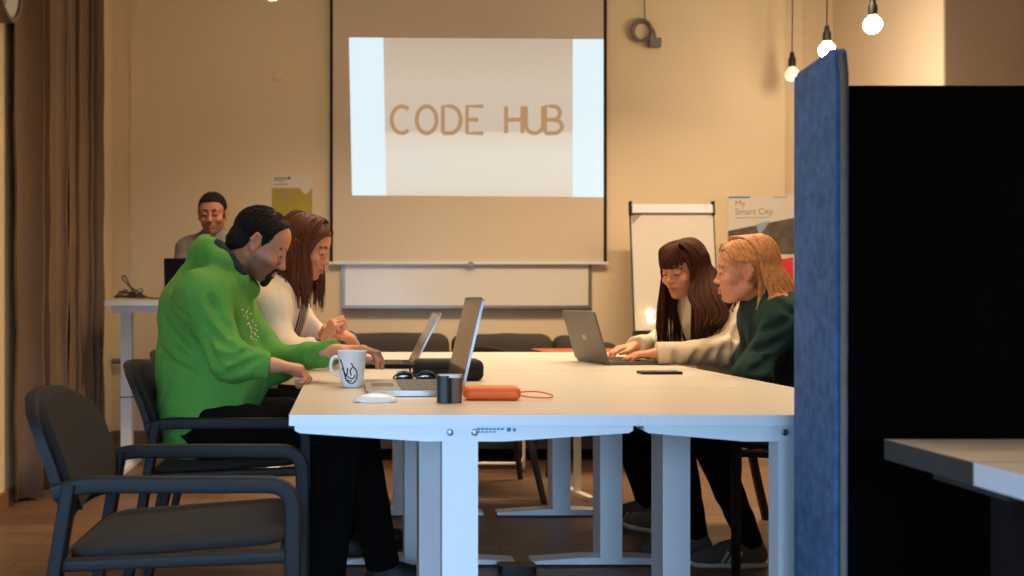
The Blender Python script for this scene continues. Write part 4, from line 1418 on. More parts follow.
def limb_body(V, J, ex=0.0):
    """torso and legs of the naked body under the clothes"""
    F = J['F']
    V.cone(J['pelvis'] + V3(0, 0.05, 0), J['pelvis'] - V3(0, 0.05, 0), 0.115 + ex, 0.115 + ex, 0.03)
    V.cone(J['pelvis'], J['waist'], 0.12 + ex, 0.115 + ex, 0.03, (F, 0.8))
    V.cone(J['waist'], J['chest'], 0.12 + ex, 0.14 + ex, 0.04, (F, 0.8))


def limits(points, pad):
    p = np.array(points, float)
    return p.min(0) - pad, p.max(0) + pad


def arm_pts(J, s):
    return [J['sh' + s], J['el' + s], J['wr' + s]]


def make_top(name, J, m, root, tor=(0.125, 0.13, 0.15, 0.062), arm=(0.062, 0.052, 0.036), wob=0.006, seed=1, voxel=0.0065, extra=None, flat=0.78, hem=None, color=None, cuffs=True, shfac=1.0, neck_r=0.075, folds=()):
    pts = [J['pelvis'], J['chest'], J['neck'], *arm_pts(J, 'R'), *arm_pts(J, 'L')]
    lo, hi = limits(pts, 0.2)
    V = Vol(lo, hi, voxel)
    F = J['F']
    side = unit(J['shL'] - J['shR'])
    V.cone(J['pelvis'] + side * 0.045, J['pelvis'] - side * 0.045, tor[0], tor[0], 0.03, (F, 0.95))
    V.cone(J['pelvis'], J['waist'], tor[0] + 0.01, tor[1], 0.04, (F, flat + 0.07))
    V.cone(J['waist'], J['chest'], tor[1], tor[2], 0.05, (F, flat + 0.03))
    up = unit(J['neck'] - J['chest'])
    V.cone(J['chest'] + up * 0.02, J['neck'] - up * 0.02, tor[2], neck_r, 0.05, (F, flat))
    for s in 'RL':
        V.cone(J['chest'] + up * 0.05, J['sh' + s], 0.10, tor[3] * shfac + 0.002, 0.07)
        V.cone(J['neck'] - up * 0.01, J['sh' + s], neck_r * 0.78, tor[3] * shfac * 0.95, 0.07)
        V.chain(arm_pts(J, s), [arm[0], arm[1], arm[2]], 0.045)
        # cloth bunched at the elbow and above the cuff
        e, w = J['el' + s], J['wr' + s]
        V.ell(e, (arm[1] * 1.03,) * 3, 0.03)
    if extra:
        extra(V)
    # folds
    if wob:
        V.wobble(wob, 46, seed, 5)
        V.wobble(wob * 0.4, 95, seed + 1, 4, (1, 1, 0.6))
        V.creases(wob * 0.7, 34, seed + 2, 3, (1, 1, 0.7))
    for s in 'RL':
        e, w = J['el' + s], J['wr' + s]
        d = unit(w - e)
        V.cut(w - d * J.get('cuff', 0.012), d, 0.075)
        if cuffs:
            c = w - d * (J.get('cuff', 0.012) + 0.022)
            V.cone(c - d * 0.022, c + d * 0.010, arm[2] * 0.98, arm[2] * 0.93, 0.004)
            V.cut(w - d * (J.get('cuff', 0.012) - 0.002), d, 0.075)
    for xz, r_ in folds:
        V.fold(xz, r_)
    # collar opening
    n = J['neck']
    if J.get('collar', True):
        V.cone(n + up * 0.03, J['headbase'], 0.060, 0.064, 0.006, op='s')
    if hem is not None:
        hem(V)
    return np_mesh(name, [V.mesh()], m, root, J['base'])


def make_trousers(J, m, root, r=(0.125, 0.098, 0.072, 0.052), seed=5, name='trousers', wob=0.005):
    pts = [J['pelvis']]
    for s in 'RL':
        pts += [J['hip' + s], J['kn' + s], J['an' + s]]
    lo, hi = limits(pts, 0.18)
    V = Vol(lo, hi, 0.0085)
    side = unit(J['hipL'] - J['hipR'])
    V.cone(J['pelvis'] + side * 0.05, J['pelvis'] - side * 0.05, r[0], r[0], 0.03, ((0, 0, 1), 0.9))
    for s in 'RL':
        V.chain([J['hip' + s], J['kn' + s], J['an' + s]], [r[1], r[2], r[3]], 0.03)
        V.cone(J['pelvis'], J['hip' + s], r[0] * 0.9, r[1], 0.03)
    V.wobble(wob, 40, seed)
    for s in 'RL':
        d = unit(J['an' + s] - J['kn' + s])
        V.cut(J['an' + s] - d * 0.0, d, 0.09)
    return np_mesh(name, [V.mesh()], m, root, J['base'])


def make_shoe(an, yaw, root, origin, m, sole_m, stripes=False, pitch=0.0, L=0.27, seed=0):
    """shoe with its heel under the ankle, toe towards yaw"""
    y, p = math.radians(yaw), math.radians(pitch)
    R = head_rot(yaw, pitch)
    A = np.array(an, float)
    def W(q):
        return A + R @ np.array(q, float)
    lo, hi = A - 0.33, A + 0.33
    V = Vol(lo, hi, 0.005)
    zf = -0.075
    V.cone(W((-0.025, 0, zf + 0.035)), W((0.05, 0, zf + 0.036)), 0.036, 0.038, 0.02, (R[:, 1], 0.95))
    V.cone(W((0.05, 0, zf + 0.036)), W((0.16, 0.004, zf + 0.024)), 0.04, 0.033, 0.02)
    V.cone(W((0.16, 0.004, zf + 0.024)), W((0.195, 0.004, zf + 0.020)), 0.034, 0.027, 0.02)
    V.cone(W((-0.022, 0, zf + 0.03)), W((-0.008, 0, 0.012)), 0.034, 0.036, 0.02)
    V.cone(W((0.0, 0, 0.0)), W((0.10, 0, zf + 0.05)), 0.034, 0.03, 0.02)
    n = R[:, 2]
    q0 = W((0, 0, zf))
    V.clip(lambda X, Y, Z: ((q0[0] - X) * n[0] + (q0[1] - Y) * n[1] + (q0[2] - Z) * n[2]))
    sh = np_mesh('shoe', [V.mesh()], m, root, origin)
    V = Vol(lo, hi, 0.005)
    V.cone(W((-0.025, 0, zf)), W((0.06, 0, zf)), 0.041, 0.041, 0.02, (n, 0.5))
    V.cone(W((0.06, 0, zf)), W((0.19, 0.004, zf)), 0.042, 0.037, 0.02, (n, 0.45))
    q1 = W((0, 0, zf + 0.008)); q2 = W((0, 0, zf - 0.018))
    V.clip(lambda X, Y, Z: np.maximum(((X - q1[0]) * n[0] + (Y - q1[1]) * n[1] + (Z - q1[2]) * n[2]), -((X - q2[0]) * n[0] + (Y - q2[1]) * n[1] + (Z - q2[2]) * n[2])))
    np_mesh('sole', [V.mesh()], sole_m, sh, origin)
    if stripes:
        from mathutils.bvhtree import BVHTree
        bvh = BVHTree.FromPolygons([v.co[:] for v in sh.data.vertices], [p_.vertices[:] for p_ in sh.data.polygons])
        o0 = np.array(origin, float)
        for sd in (-1, 1):
            for k in range(3):
                bm = B()
                pts = []
                for t_ in (0, 0.2, 0.4, 0.6, 0.8, 1):
                    x, z = 0.072 + 0.024 * k - 0.024 * t_, zf + 0.012 + 0.040 * t_
                    a_, b_ = Vector(W((x, sd * 0.09, z)) - o0), Vector(W((x, 0, z)) - o0)
                    h_ = bvh.ray_cast(a_, (b_ - a_).normalized())
                    if h_[0] is not None:
                        pts.append(h_[0])
                if len(pts) > 2:
                    sweep(bm, pts, [(-0.0022, -0.0048), (0.0022, -0.0048), (0.0022, 0.0048), (-0.0022, 0.0048)], up=tuple(R[:, 0]))
                    obj('stripe', bm, M['sole'], sh)
                else:
                    bm.free()
    return sh


def eyes(H, root, origin, look=(1, 0, -0.25)):
    for s in (-1, 1):
        c = H.w((0.0745, s * 0.031, -0.0015))
        V = Vol(c - 0.02, c + 0.02, 0.0022)
        V.ell(c, np.array((0.0135, 0.0125, 0.0118)) * H.s, 0.001, H.R)
        lk = unit(H.R @ unit(look))
        def paint(v, c=c, lk=lk):
            d = (v - c) @ lk / (np.linalg.norm(v - c, axis=1) + 1e-6)
            col = np.tile(np.array(lin((205, 196, 184))), (len(v), 1))
            col[d > 0.86] = lin((62, 42, 28))
            col[d > 0.955] = lin((10, 8, 8))
            return col
        np_mesh('eye', [V.mesh()], M['eye'], root, origin, paint)


def hair_keep(V, H, xs, zs, ymax=None):
    """remove hair below the hairline z(x), in head space"""
    X, Y, Z = V.P()
    q = [(X - H.o[0]), (Y - H.o[1]), (Z - H.o[2])]
    l = [(q[0] * H.R[0][i] + q[1] * H.R[1][i] + q[2] * H.R[2][i]) / H.s for i in range(3)]
    zz = np.interp(l[0], xs, zs)
    V.v = np.maximum(V.v, ((zz - l[2]) * 0.7)).astype(np.float32)
    return l


def strand_mesh(paths, r, sides=5):
    vs, qs, n = [], [], 0
    for P, rr in paths:
        P = np.array(P)
        T = np.gradient(P, axis=0)
        T /= np.linalg.norm(T, axis=1)[:, None] + 1e-9
        ref = np.array((0.3, 0.9, 0.2))
        S = np.cross(T, ref); S /= np.linalg.norm(S, axis=1)[:, None] + 1e-9
        U = np.cross(S, T)
        m = len(P)
        k = rr * np.interp(np.linspace(0, 1, m), [0, 0.12, 0.75, 1], [0.6, 1, 0.9, 0.15])
        ang = np.arange(sides) * 2 * math.pi / sides
        ring = P[:, None, :] + k[:, None, None] * (S[:, None, :] * np.cos(ang)[None, :, None] + U[:, None, :] * np.sin(ang)[None, :, None])
        vs.append(ring.reshape(-1, 3))
        i = np.arange(m - 1)[:, None] * sides + np.arange(sides)[None, :]
        j = np.arange(m - 1)[:, None] * sides + (np.arange(sides)[None, :] + 1) % sides
        q = np.stack([i, j, j + sides, i + sides], -1).reshape(-1, 4)
        qs.append(q + n)
        n += m * sides
    return np.concatenate(vs), np.concatenate(qs)


def long_hair(H, m, root, origin, az, length, n=420, r=0.0042, seed=0, cap=(0.016, 0.014), drop_out=0.02, part=0.0, hairline=None, fringe=None, face_az=62, wave=0.008, back=None, inner=None, drop_z=-0.02, forward=0.0, tuck=None):
    """locks that start along the parting, run over the skull and fall straight down.
    az: (from, to) degrees round the head measured from the face; length(az) in metres"""
    rs = np.random.RandomState(seed)
    paths = []
    ec = np.array((-0.012, 0, 0.03))
    er = np.array((0.103, 0.082, 0.092))
    for i in range(n):
        sgn = 1 if rs.rand() < 0.5 else -1
        a = rs.uniform(az[0], az[1])
        th = math.radians(a) * sgn
        depth = rs.uniform(0.0, 1.0)
        L = length(a, sgn) * rs.uniform(0.82, 1.06)
        pts = []
        x_part = rs.uniform(-0.05, 0.062)
        d = np.array((math.cos(th), math.sin(th), 0))
        for t in np.linspace(0, 1, 9):
            phi = t * math.radians(100)
            top = np.array((x_part * (1 - t), part, 0))
            p = ec + np.array((er[0] * math.cos(th) * math.sin(phi), er[1] * math.sin(th) * math.sin(phi), er[2] * math.cos(phi))) * (1.0 + 0.09 * depth)
            p[:2] += top[:2] * math.cos(phi) * 0.9
            pts.append(H.w(p))
        pts = np.array(pts)
        end = pts[-1]
        out = H.R @ d
        out[2] = 0
        dn = np.linspace(0, 1, 10)[1:]
        w1, w2 = rs.uniform(-1, 1), rs.uniform(0, 6.28)
        fall = []
        for t in dn:
            p = end + np.array((0, 0, -L * t)) + out * (drop_out * math.sin(t * 2.2) + 0.012 * depth * t)
            p += np.array((math.cos(w2 + 5 * t), math.sin(w2 + 5 * t), 0)) * wave * t * w1
            if back:
                p += np.array(back) * min(1.0, t * 1.6) * float(np.clip((a - 75) / 60, 0, 1))
            if tuck is not None:
                p = tuck(p, t, a, sgn)
            fall.append(p)
        P = np.concatenate([pts, np.array(fall)])
        paths.append((P, r * rs.uniform(0.7, 1.25)))
    if fringe:
        fringe(paths, rs)
    # under cap so that no scalp shows
    V = Vol(H.o - 0.17, H.o + 0.17, 0.004)
    V.ell(H.w((-0.014, 0, 0.034)), (np.array((0.1, 0.079, 0.086)) + 0.004) * H.s, 0.01, H.R)
    V.ell(H.w((0.02, 0, 0.045)), np.array((0.072, 0.071, 0.062)) * H.s, 0.01, H.R)
    if inner:
        V2 = Vol(np.minimum(H.o, inner[-1][0]) - 0.16, np.maximum(H.o, inner[0][0]) + 0.16, 0.006)
        for (a_, ra_), (b_, rb_) in zip(inner, inner[1:]):
            V2.cone(a_, b_, ra_, rb_, 0.02, (H.R[:, 0], 0.6))
        V2.wobble(0.004, 120, 3, 4, (1, 1, 0.1))
    xs, zs = hairline or ([-0.2, -0.06, -0.02, 0.03, 0.055, 0.08, 0.2], [-0.09, -0.09, -0.05, 0.0, 0.04, 0.072, 0.075])
    hair_keep(V, H, xs, zs)
    return np_mesh('hair', [V.mesh(), strand_mesh(paths, r)] + ([V2.mesh()] if inner else []), m, root, origin)


def body_mesh(J, H, root, skin, brow, hands, stubble=0, smile=0, lip=(170, 84, 70), sleeves=None):
    """one body mesh: head and neck, hands and arms, torso and legs"""
    parts = [build_head(H, J['neckpts'], smile=smile).mesh()]
    lo, hi = limits([J['pelvis'], J['chest'], J['neck'], *arm_pts(J, 'R'), *arm_pts(J, 'L')] + [J[k + s] for s in 'RL' for k in ('hip', 'kn', 'an')], 0.14)
    V = Vol(lo, hi, 0.011)
    F = J['F']
    V.cone(J['pelvis'], J['waist'], 0.10, 0.09, 0.03, (F, 0.8))
    V.cone(J['waist'], J['chest'], 0.09, 0.11, 0.03, (F, 0.75))
    V.cone(J['chest'], J['neck'], 0.10, 0.05, 0.03, (F, 0.8))
    for s in 'RL':
        V.cone(J['neck'], J['sh' + s], 0.045, 0.042, 0.03)
        V.chain(arm_pts(J, s), [0.042, 0.034, 0.022], 0.02)
        V.cone(J['pelvis'], J['hip' + s], 0.09, 0.075, 0.03)
        V.chain([J['hip' + s], J['kn' + s], J['an' + s]], [0.075, 0.052, 0.034], 0.03)
    parts.append(V.mesh())
    for s in 'RL':
        W = J['wr' + s]
        hd = hands[s]
        Vh = Vol(np.array(W) - 0.2, np.array(W) + 0.2, 0.0032)
        d = unit(J['wr' + s] - J['el' + s])
        Vh.cone(W - d * 0.12, W, 0.030, 0.024, 0.015)
        hand(Vh, W, **hd)
        parts.append(Vh.mesh())
    return np_mesh('body', parts, M['skin'], root, J['base'], face_paint(H, skin, brow, lip, stubble))
def short_locks(H, n, xs, zs, seed, er=(0.1045, 0.0825, 0.090), ec=(-0.016, 0, 0.038), L=0.30):
    rs = np.random.RandomState(seed)
    er, ec = np.array(er), np.array(ec)
    paths = []
    while len(paths) < n:
        th = rs.uniform(0, 2 * math.pi)
        ph = math.acos(1 - 1.35 * rs.rand())
        dph, dth = L * rs.uniform(0.6, 1.1), rs.uniform(-0.15, 0.15)
        P = []
        for t in (0, 0.35, 0.7, 1.0):
            p_, a_ = ph + dph * t, th + dth * t
            up = 1.0 + 0.035 * math.sin(t * 2.6)
            P.append(ec + er * np.array((math.cos(a_) * math.sin(p_), math.sin(a_) * math.sin(p_), math.cos(p_))) * up)
        e = P[-1]
        if e[2] < np.interp(e[0], xs, zs) + 0.002:
            continue
        paths.append((np.array([H.w(q) for q in P]), 0.0021 * rs.uniform(0.7, 1.3)))
    return strand_mesh(paths, 0.002)
# --- persons ---

def J_common(J):
    for k in list(J):
        if isinstance(J[k], tuple) and len(J[k]) == 3 and k != 'base':
            J[k] = np.array(J[k], float)
    return J

def tucker(J, pad=0.0, segs=None):
    S = [(J['chest'], J['neck'], 0.135 + pad, 0.075 + pad), (J['waist'], J['chest'], 0.15 + pad, 0.14 + pad)]
    for s in 'RL':
        S.append((J['neck'], J['sh' + s], 0.062 + pad, 0.070 + pad))
        S.append((J['sh' + s], J['el' + s], 0.068 + pad, 0.058 + pad))
    def tuck(p, t, a, sgn):
        for A, Bq, ra, rb in S:
            w = Bq - A
            q = np.clip(((p - A) @ w) / (w @ w), 0, 1)
            c = A + w * q
            d = p - c
            R_ = ra + (rb - ra) * q
            l = np.linalg.norm(d)
            if l < R_:
                p = c + d / max(l, 1e-6) * R_
        return p
    return tuck

def sweep_back(H, sgn, n, rs, paths, r, L, tuck=None, front=(0.066, 0.02, 0.095), ear=(-0.034, 0.083, 0.008)):
    for i in range(n):
        k = rs.rand()
        lift = 1.0 + 0.07 * rs.rand()
        raw = [(front[0] * (1 - 1.1 * k), sgn * 0.006, 0.115), (front[0] * 0.9 * (1 - k) - 0.02 * k, sgn * 0.05, 0.088), (0.030 * (1 - k) - 0.040 * k, sgn * 0.085, 0.040),
               (ear[0] + 0.012 - 0.025 * k, sgn * 0.086, 0.026), (ear[0] - 0.012 - 0.03 * k, sgn * 0.086, -0.005), (ear[0] - 0.022 - 0.03 * k, sgn * 0.080, -0.038)]
        ec, er = np.array((-0.012, 0, 0.03)), np.array((0.101, 0.081, 0.090))
        pr = []
        for x in raw:
            dd = (np.array(x) - ec)
            pr.append(ec + dd / np.linalg.norm(dd / er) * lift)
        P = [np.array(q_) for q_ in smooth_path([H.w(x) for x in pr], 4)]
        end = P[-1]
        w2 = rs.uniform(0, 6.28)
        for t in np.linspace(0, 1, 9)[1:]:
            p = end + np.array((0, 0, -L * t)) + np.array((math.cos(w2 + 4 * t), math.sin(w2 + 4 * t), 0)) * 0.006 * t
            if tuck:
                p = tuck(p, t, 0, sgn)
            P.append(p)
        paths.append((np.array(P), r * rs.uniform(0.7, 1.2)))


# ---------------- man in the green hoodie
def person_green():
    root = thing('person', 'seated bearded man in a green hoodie reaching over the white mug', 'person', (-0.41, 3.27, 0))
    H = Head((-0.280, 3.27, 1.188), head_rot(0, 31), 0.97)
    J = J_common(dict(base=(-0.41, 3.27, 0), pelvis=(-0.46, 3.27, 0.61), waist=(-0.462, 3.27, 0.76), chest=(-0.465, 3.27, 0.94), neck=(-0.40, 3.27, 1.085),
        shR=(-0.445, 3.09, 1.005), elR=(-0.35, 2.98, 0.815), wrR=(-0.222, 3.0, 0.80), shL=(-0.42, 3.45, 1.0), elL=(-0.23, 3.30, 0.79), wrL=(-0.03, 3.06, 0.838),
        hipR=(-0.42, 3.17, 0.575), hipL=(-0.42, 3.37, 0.575), knR=(-0.03, 3.12, 0.56), knL=(0.03, 3.36, 0.57), anR=(-0.06, 3.10, 0.085), anL=(0.13, 3.36, 0.085)))
    J['F'] = unit((1, 0, 0.1)); J['headbase'] = H.w((-0.02, 0, -0.05)); J['neckpts'] = [J['neck'] + V3(0.01, 0, 0.0), J['chest'] + V3(0.02, 0, 0.06)]
    hands = {'R': dict(D=(1, 0.35, -0.12), N=(-0.2, 0, -1), T=(0, 1, 0), curls=(70, 74, 76, 78), thumb=(0.7, 0.5, 0.3)),
             'L': dict(D=(1, -0.18, 0.14), N=(0.1, 0, -1), T=(-0.2, -1, -0.2), curls=(46, 44, 44, 46), thumb=(0.8, 0.5, 0.35))}
    body_mesh(J, H, root, (198, 134, 96), (44, 30, 22), hands, stubble=0.8, lip=(150, 84, 68))
    eyes(H, root, J['base'], (1, 0, -0.5))
    hood = [(-0.315, 3.27, 1.035), (-0.345, 3.195, 1.075), (-0.40, 3.165, 1.12), (-0.445, 3.20, 1.155), (-0.455, 3.27, 1.165), (-0.445, 3.34, 1.155), (-0.40, 3.375, 1.12), (-0.345, 3.345, 1.075), (-0.315, 3.27, 1.035)]
    def extra(V):
        V.chain(hood, [0.026, 0.030, 0.038, 0.046, 0.05, 0.046, 0.038, 0.030, 0.026], 0.02)
        V.cone((-0.48, 3.27, 1.12), (-0.54, 3.27, 0.98), 0.045, 0.05, 0.06)
        V.ell((-0.41, 3.27, 0.74), (0.15, 0.17, 0.13), 0.05)
        V.cone((-0.53, 3.27, 0.60), (-0.45, 3.27, 0.56), 0.11, 0.11, 0.05)
    top = make_top('hoodie', J, M['green'], root, tor=(0.150, 0.163, 0.160, 0.072), arm=(0.072, 0.055, 0.041), wob=0.006, folds=[(((-0.413, 1.012), (-0.376, 0.944), (-0.339, 0.894)), 0.013), (((-0.438, 0.944), (-0.382, 0.882), (-0.326, 0.857)), 0.013), (((-0.432, 0.901), (-0.407, 0.839), (-0.363, 0.795)), 0.013), (((-0.382, 0.839), (-0.326, 0.826), (-0.276, 0.857)), 0.013), (((-0.357, 0.776), (-0.307, 0.795), (-0.258, 0.826)), 0.013), (((-0.587, 0.941), (-0.548, 0.882), (-0.489, 0.836)), 0.013), (((-0.607, 0.843), (-0.554, 0.797), (-0.475, 0.764)), 0.013), (((-0.554, 1.0), (-0.521, 0.961), (-0.482, 0.941)), 0.013)], seed=6, flat=0.92, extra=extra)
    # printed mark on the chest side of the hoodie
    V = Vol((-0.50, 3.10, 1.02), (-0.28, 3.42, 1.22), 0.0035)
    for sy in (-1, 1):
        V.chain([(-0.44, 3.27 + sy * 0.035, 1.203), (-0.415, 3.27 + sy * 0.085, 1.178), (-0.375, 3.27 + sy * 0.108, 1.135), (-0.335, 3.27 + sy * 0.088, 1.088), (-0.318, 3.27 + sy * 0.05, 1.062)], [0.012, 0.019, 0.021, 0.018, 0.012], 0.006)
    np_mesh('hood_lining', [V.mesh()], M['green_dark'], top, J['base'])
    # pale printed mark on the chest, laid on the cloth
    from mathutils.bvhtree import BVHTree
    bvh = BVHTree.FromPolygons([v.co[:] for v in top.data.vertices], [p_.vertices[:] for p_ in top.data.polygons])
    r = random.Random(2)
    bm = B()
    o0 = Vector(J['base'])
    for k in range(34):
        x = -0.325 + 0.0009 * k + r.uniform(-0.010, 0.010)
        z = 0.972 - 0.0034 * k
        hit = bvh.ray_cast(Vector((x, 2.6, z)) - o0, Vector((0, 1, 0)))
        if hit[0] is None or hit[0].y + o0.y < 3.10:
            continue
        c_, n_ = hit[0], hit[1]
        if n_.y > 0:
            n_ = -n_
        u_ = n_.cross(Vector((0, 0, 1))).normalized(); w_ = u_.cross(n_)
        a_, b_ = r.uniform(0.002, 0.006), r.uniform(0.001, 0.003)
        bm.faces.new([bm.verts.new(c_ + n_ * 0.0012 + u_ * i_ * a_ + w_ * j_ * b_) for i_, j_ in ((-1, -1), (1, -1), (1, 1), (-1, 1))])
    obj('printed_mark', bm, M['sweater_cream'], top)
    # goatee and moustache
    V = Vol(H.w((0.09, 0, -0.08)) - 0.07, H.w((0.09, 0, -0.08)) + 0.07, 0.0022)
    H.e(V, (0.077, 0, -0.104), (0.017, 0.023, 0.021), 0.006)
    H.e(V, (0.086, 0, -0.088), (0.009, 0.019, 0.011), 0.006)
    for s in (-1, 1):
        H.c(V, (0.0955, 0, -0.0515), (0.0885, s * 0.021, -0.057), 0.0042, 0.004, 0.003)
        H.c(V, (0.0885, s * 0.022, -0.057), (0.081, s * 0.024, -0.088), 0.004, 0.006, 0.003)
    np_mesh('beard', [V.mesh()], M['hair_black'], root, J['base'])
    V = Vol(H.o - 0.16, H.o + 0.16, 0.003)
    H.e(V, (-0.015, 0, 0.036), (0.1005, 0.080, 0.0865), 0.01)
    H.e(V, (0.02, 0, 0.050), (0.066, 0.070, 0.062), 0.02)
    H.e(V, (-0.055, 0, -0.02), (0.062, 0.066, 0.075), 0.02)
    V.wobble(0.0022, 170, 8)
    V.wobble(0.0014, 520, 9, 5)
    hair_keep(V, H, [-0.2, -0.085, -0.040, -0.032, 0.0, 0.014, 0.028, 0.04, 0.06, 0.2], [-0.085, -0.082, -0.045, -0.015, 0.018, -0.012, 0.03, 0.068, 0.105, 0.14])
    HL = ([-0.2, -0.085, -0.040, -0.032, 0.0, 0.014, 0.028, 0.04, 0.06, 0.2], [-0.085, -0.082, -0.045, -0.015, 0.018, -0.012, 0.03, 0.064, 0.098, 0.14])
    np_mesh('hair', [V.mesh(), short_locks(H, 900, *HL, 5, er=(0.1005, 0.080, 0.0865), ec=(-0.015, 0, 0.036))], M['hair_black'], root, J['base'])
    make_trousers(J, M['trousers'], root, r=(0.135, 0.100, 0.078, 0.060))
    make_shoe(J['anL'], 0, root, J['base'], M['shoe_black'], M['shoe_black'])
    make_shoe(J['anR'], -8, root, J['base'], M['shoe_black'], M['shoe_black'])


# ---------------- woman in the cream cardigan
def person_cardigan():
    root = thing('person', 'seated brown haired woman in a cream cardigan over a striped top', 'person', (-0.43, 3.85, 0))
    H = Head((-0.153, 3.80, 1.204), head_rot(-14, 19), 1.0, 1.0)
    J = J_common(dict(base=(-0.43, 3.85, 0), pelvis=(-0.44, 3.86, 0.60), waist=(-0.39, 3.85, 0.74), chest=(-0.30, 3.83, 0.91), neck=(-0.235, 3.81, 1.055),
        shR=(-0.28, 3.655, 0.975), elR=(-0.22, 3.57, 0.80), wrR=(-0.075, 3.62, 0.835), shL=(-0.24, 3.98, 0.975), elL=(-0.08, 3.98, 0.80), wrL=(0.018, 3.74, 0.85),
        hipR=(-0.38, 3.76, 0.575), hipL=(-0.36, 3.95, 0.575), knR=(0.02, 3.74, 0.57), knL=(0.04, 3.98, 0.57), anR=(-0.02, 3.74, 0.085), anL=(0.05, 3.98, 0.085)))
    J['F'] = unit((1, -0.25, 0.3)); J['headbase'] = H.w((-0.02, 0, -0.05)); J['neckpts'] = [J['neck'] + V3(0.012, 0, 0.0), J['chest'] + V3(0.03, 0, 0.05)]
    hands = {'R': dict(D=(0.35, 0.05, 0.9), N=(0.8, 0.4, -0.3), T=(-0.3, 0.9, 0.1), curls=(78, 80, 82, 84), thumb=(0.8, 0.4, 0.5), tcurl=35, s=0.94),
             'L': dict(D=(-0.55, -0.35, 0.45), N=(-0.5, 0.2, -0.8), T=(0.1, -0.9, 0.3), curls=(60, 62, 64, 66), thumb=(0.8, 0.4, 0.3), s=0.92)}
    body_mesh(J, H, root, (208, 138, 100), (70, 40, 26), hands, lip=(184, 92, 80), smile=0.3)
    eyes(H, root, J['base'], (1, 0, -0.5))
    inner = make_top('striped_top', J, M['stripes'], root, tor=(0.118, 0.112, 0.122, 0.052), arm=(0.050, 0.042, 0.031), wob=0.003, seed=8, cuffs=False, flat=0.86)
    front = J['chest'] + J['F'] * 0.135
    def hem(V):
        a = J['neck'] + J['F'] * 0.09 + V3(0, 0, -0.01)
        b = J['chest'] + J['F'] * 0.165
        c = J['pelvis'] + J['F'] * 0.19 + V3(0, -0.0, 0.0)
        V.cone(a, b, 0.050, 0.062, 0.006, op='s')
        V.cone(b, c, 0.062, 0.075, 0.006, op='s')
    J2 = dict(J)
    J2['wrR'] = J['wrR'] + (J['elR'] - J['wrR']) * 0.16
    J2['wrL'] = J['wrL'] + (J['elL'] - J['wrL']) * 0.16
    make_top('cardigan', J2, M['cardigan'], root, tor=(0.150, 0.142, 0.145, 0.070), arm=(0.066, 0.056, 0.042), wob=0.006, seed=12, hem=hem, flat=0.86)
    # band on the left wrist
    d = unit(J['wrL'] - J['elL'])
    c = J['wrL'] - d * 0.01
    V = Vol(c - 0.06, c + 0.06, 0.003)
    V.cone(c - d * 0.012, c + d * 0.012, 0.033, 0.033, 0.004)
    V.cut(c + d * 0.016, d, 0.06); V.cut(c - d * 0.016, -d, 0.06)
    np_mesh('wristband', [V.mesh()], M['bracelet'], root, J['base'])
    def length(a, sgn):
        return 0.245 if a < 100 else 0.20
    def fringe(paths, rs):
        for sg in (-1, 1):
            for i in range(34):      # locks that frame the face
                k = rs.rand()
                pts = [H.w((0.062 - 0.02 * k, sg * 0.004, 0.112)), H.w((0.078 - 0.02 * k, sg * (0.034 + 0.004 * k), 0.082)), H.w((0.058 - 0.02 * k, sg * 0.068, 0.035)), H.w((0.046 - 0.02 * k, sg * 0.074, -0.02))]
                P = [np.array(q) for q in smooth_path(pts, 4)]
                e = P[-1]
                for t in np.linspace(0, 1, 8)[1:]:
                    P.append(e + V3(0.012 * math.sin(3 * t + k), 0.004 * math.sin(6 * t + 4 * k), -0.19 * t * (0.85 + 0.2 * k)))
                paths.append((np.array(P), 0.0036))
    long_hair(H, M['hair_chestnut'], root, J['base'], (62, 180), length, n=430, r=0.0042, seed=4, tuck=tucker(J), fringe=fringe, wave=0.012)
    make_trousers(J, M['trousers'], root, r=(0.125, 0.092, 0.068, 0.05))
    make_shoe(J['anR'], 0, root, J['base'], M['shoe_black'], M['shoe_black'], L=0.24)
    make_shoe(J['anL'], 0, root, J['base'], M['shoe_black'], M['shoe_black'], L=0.24)


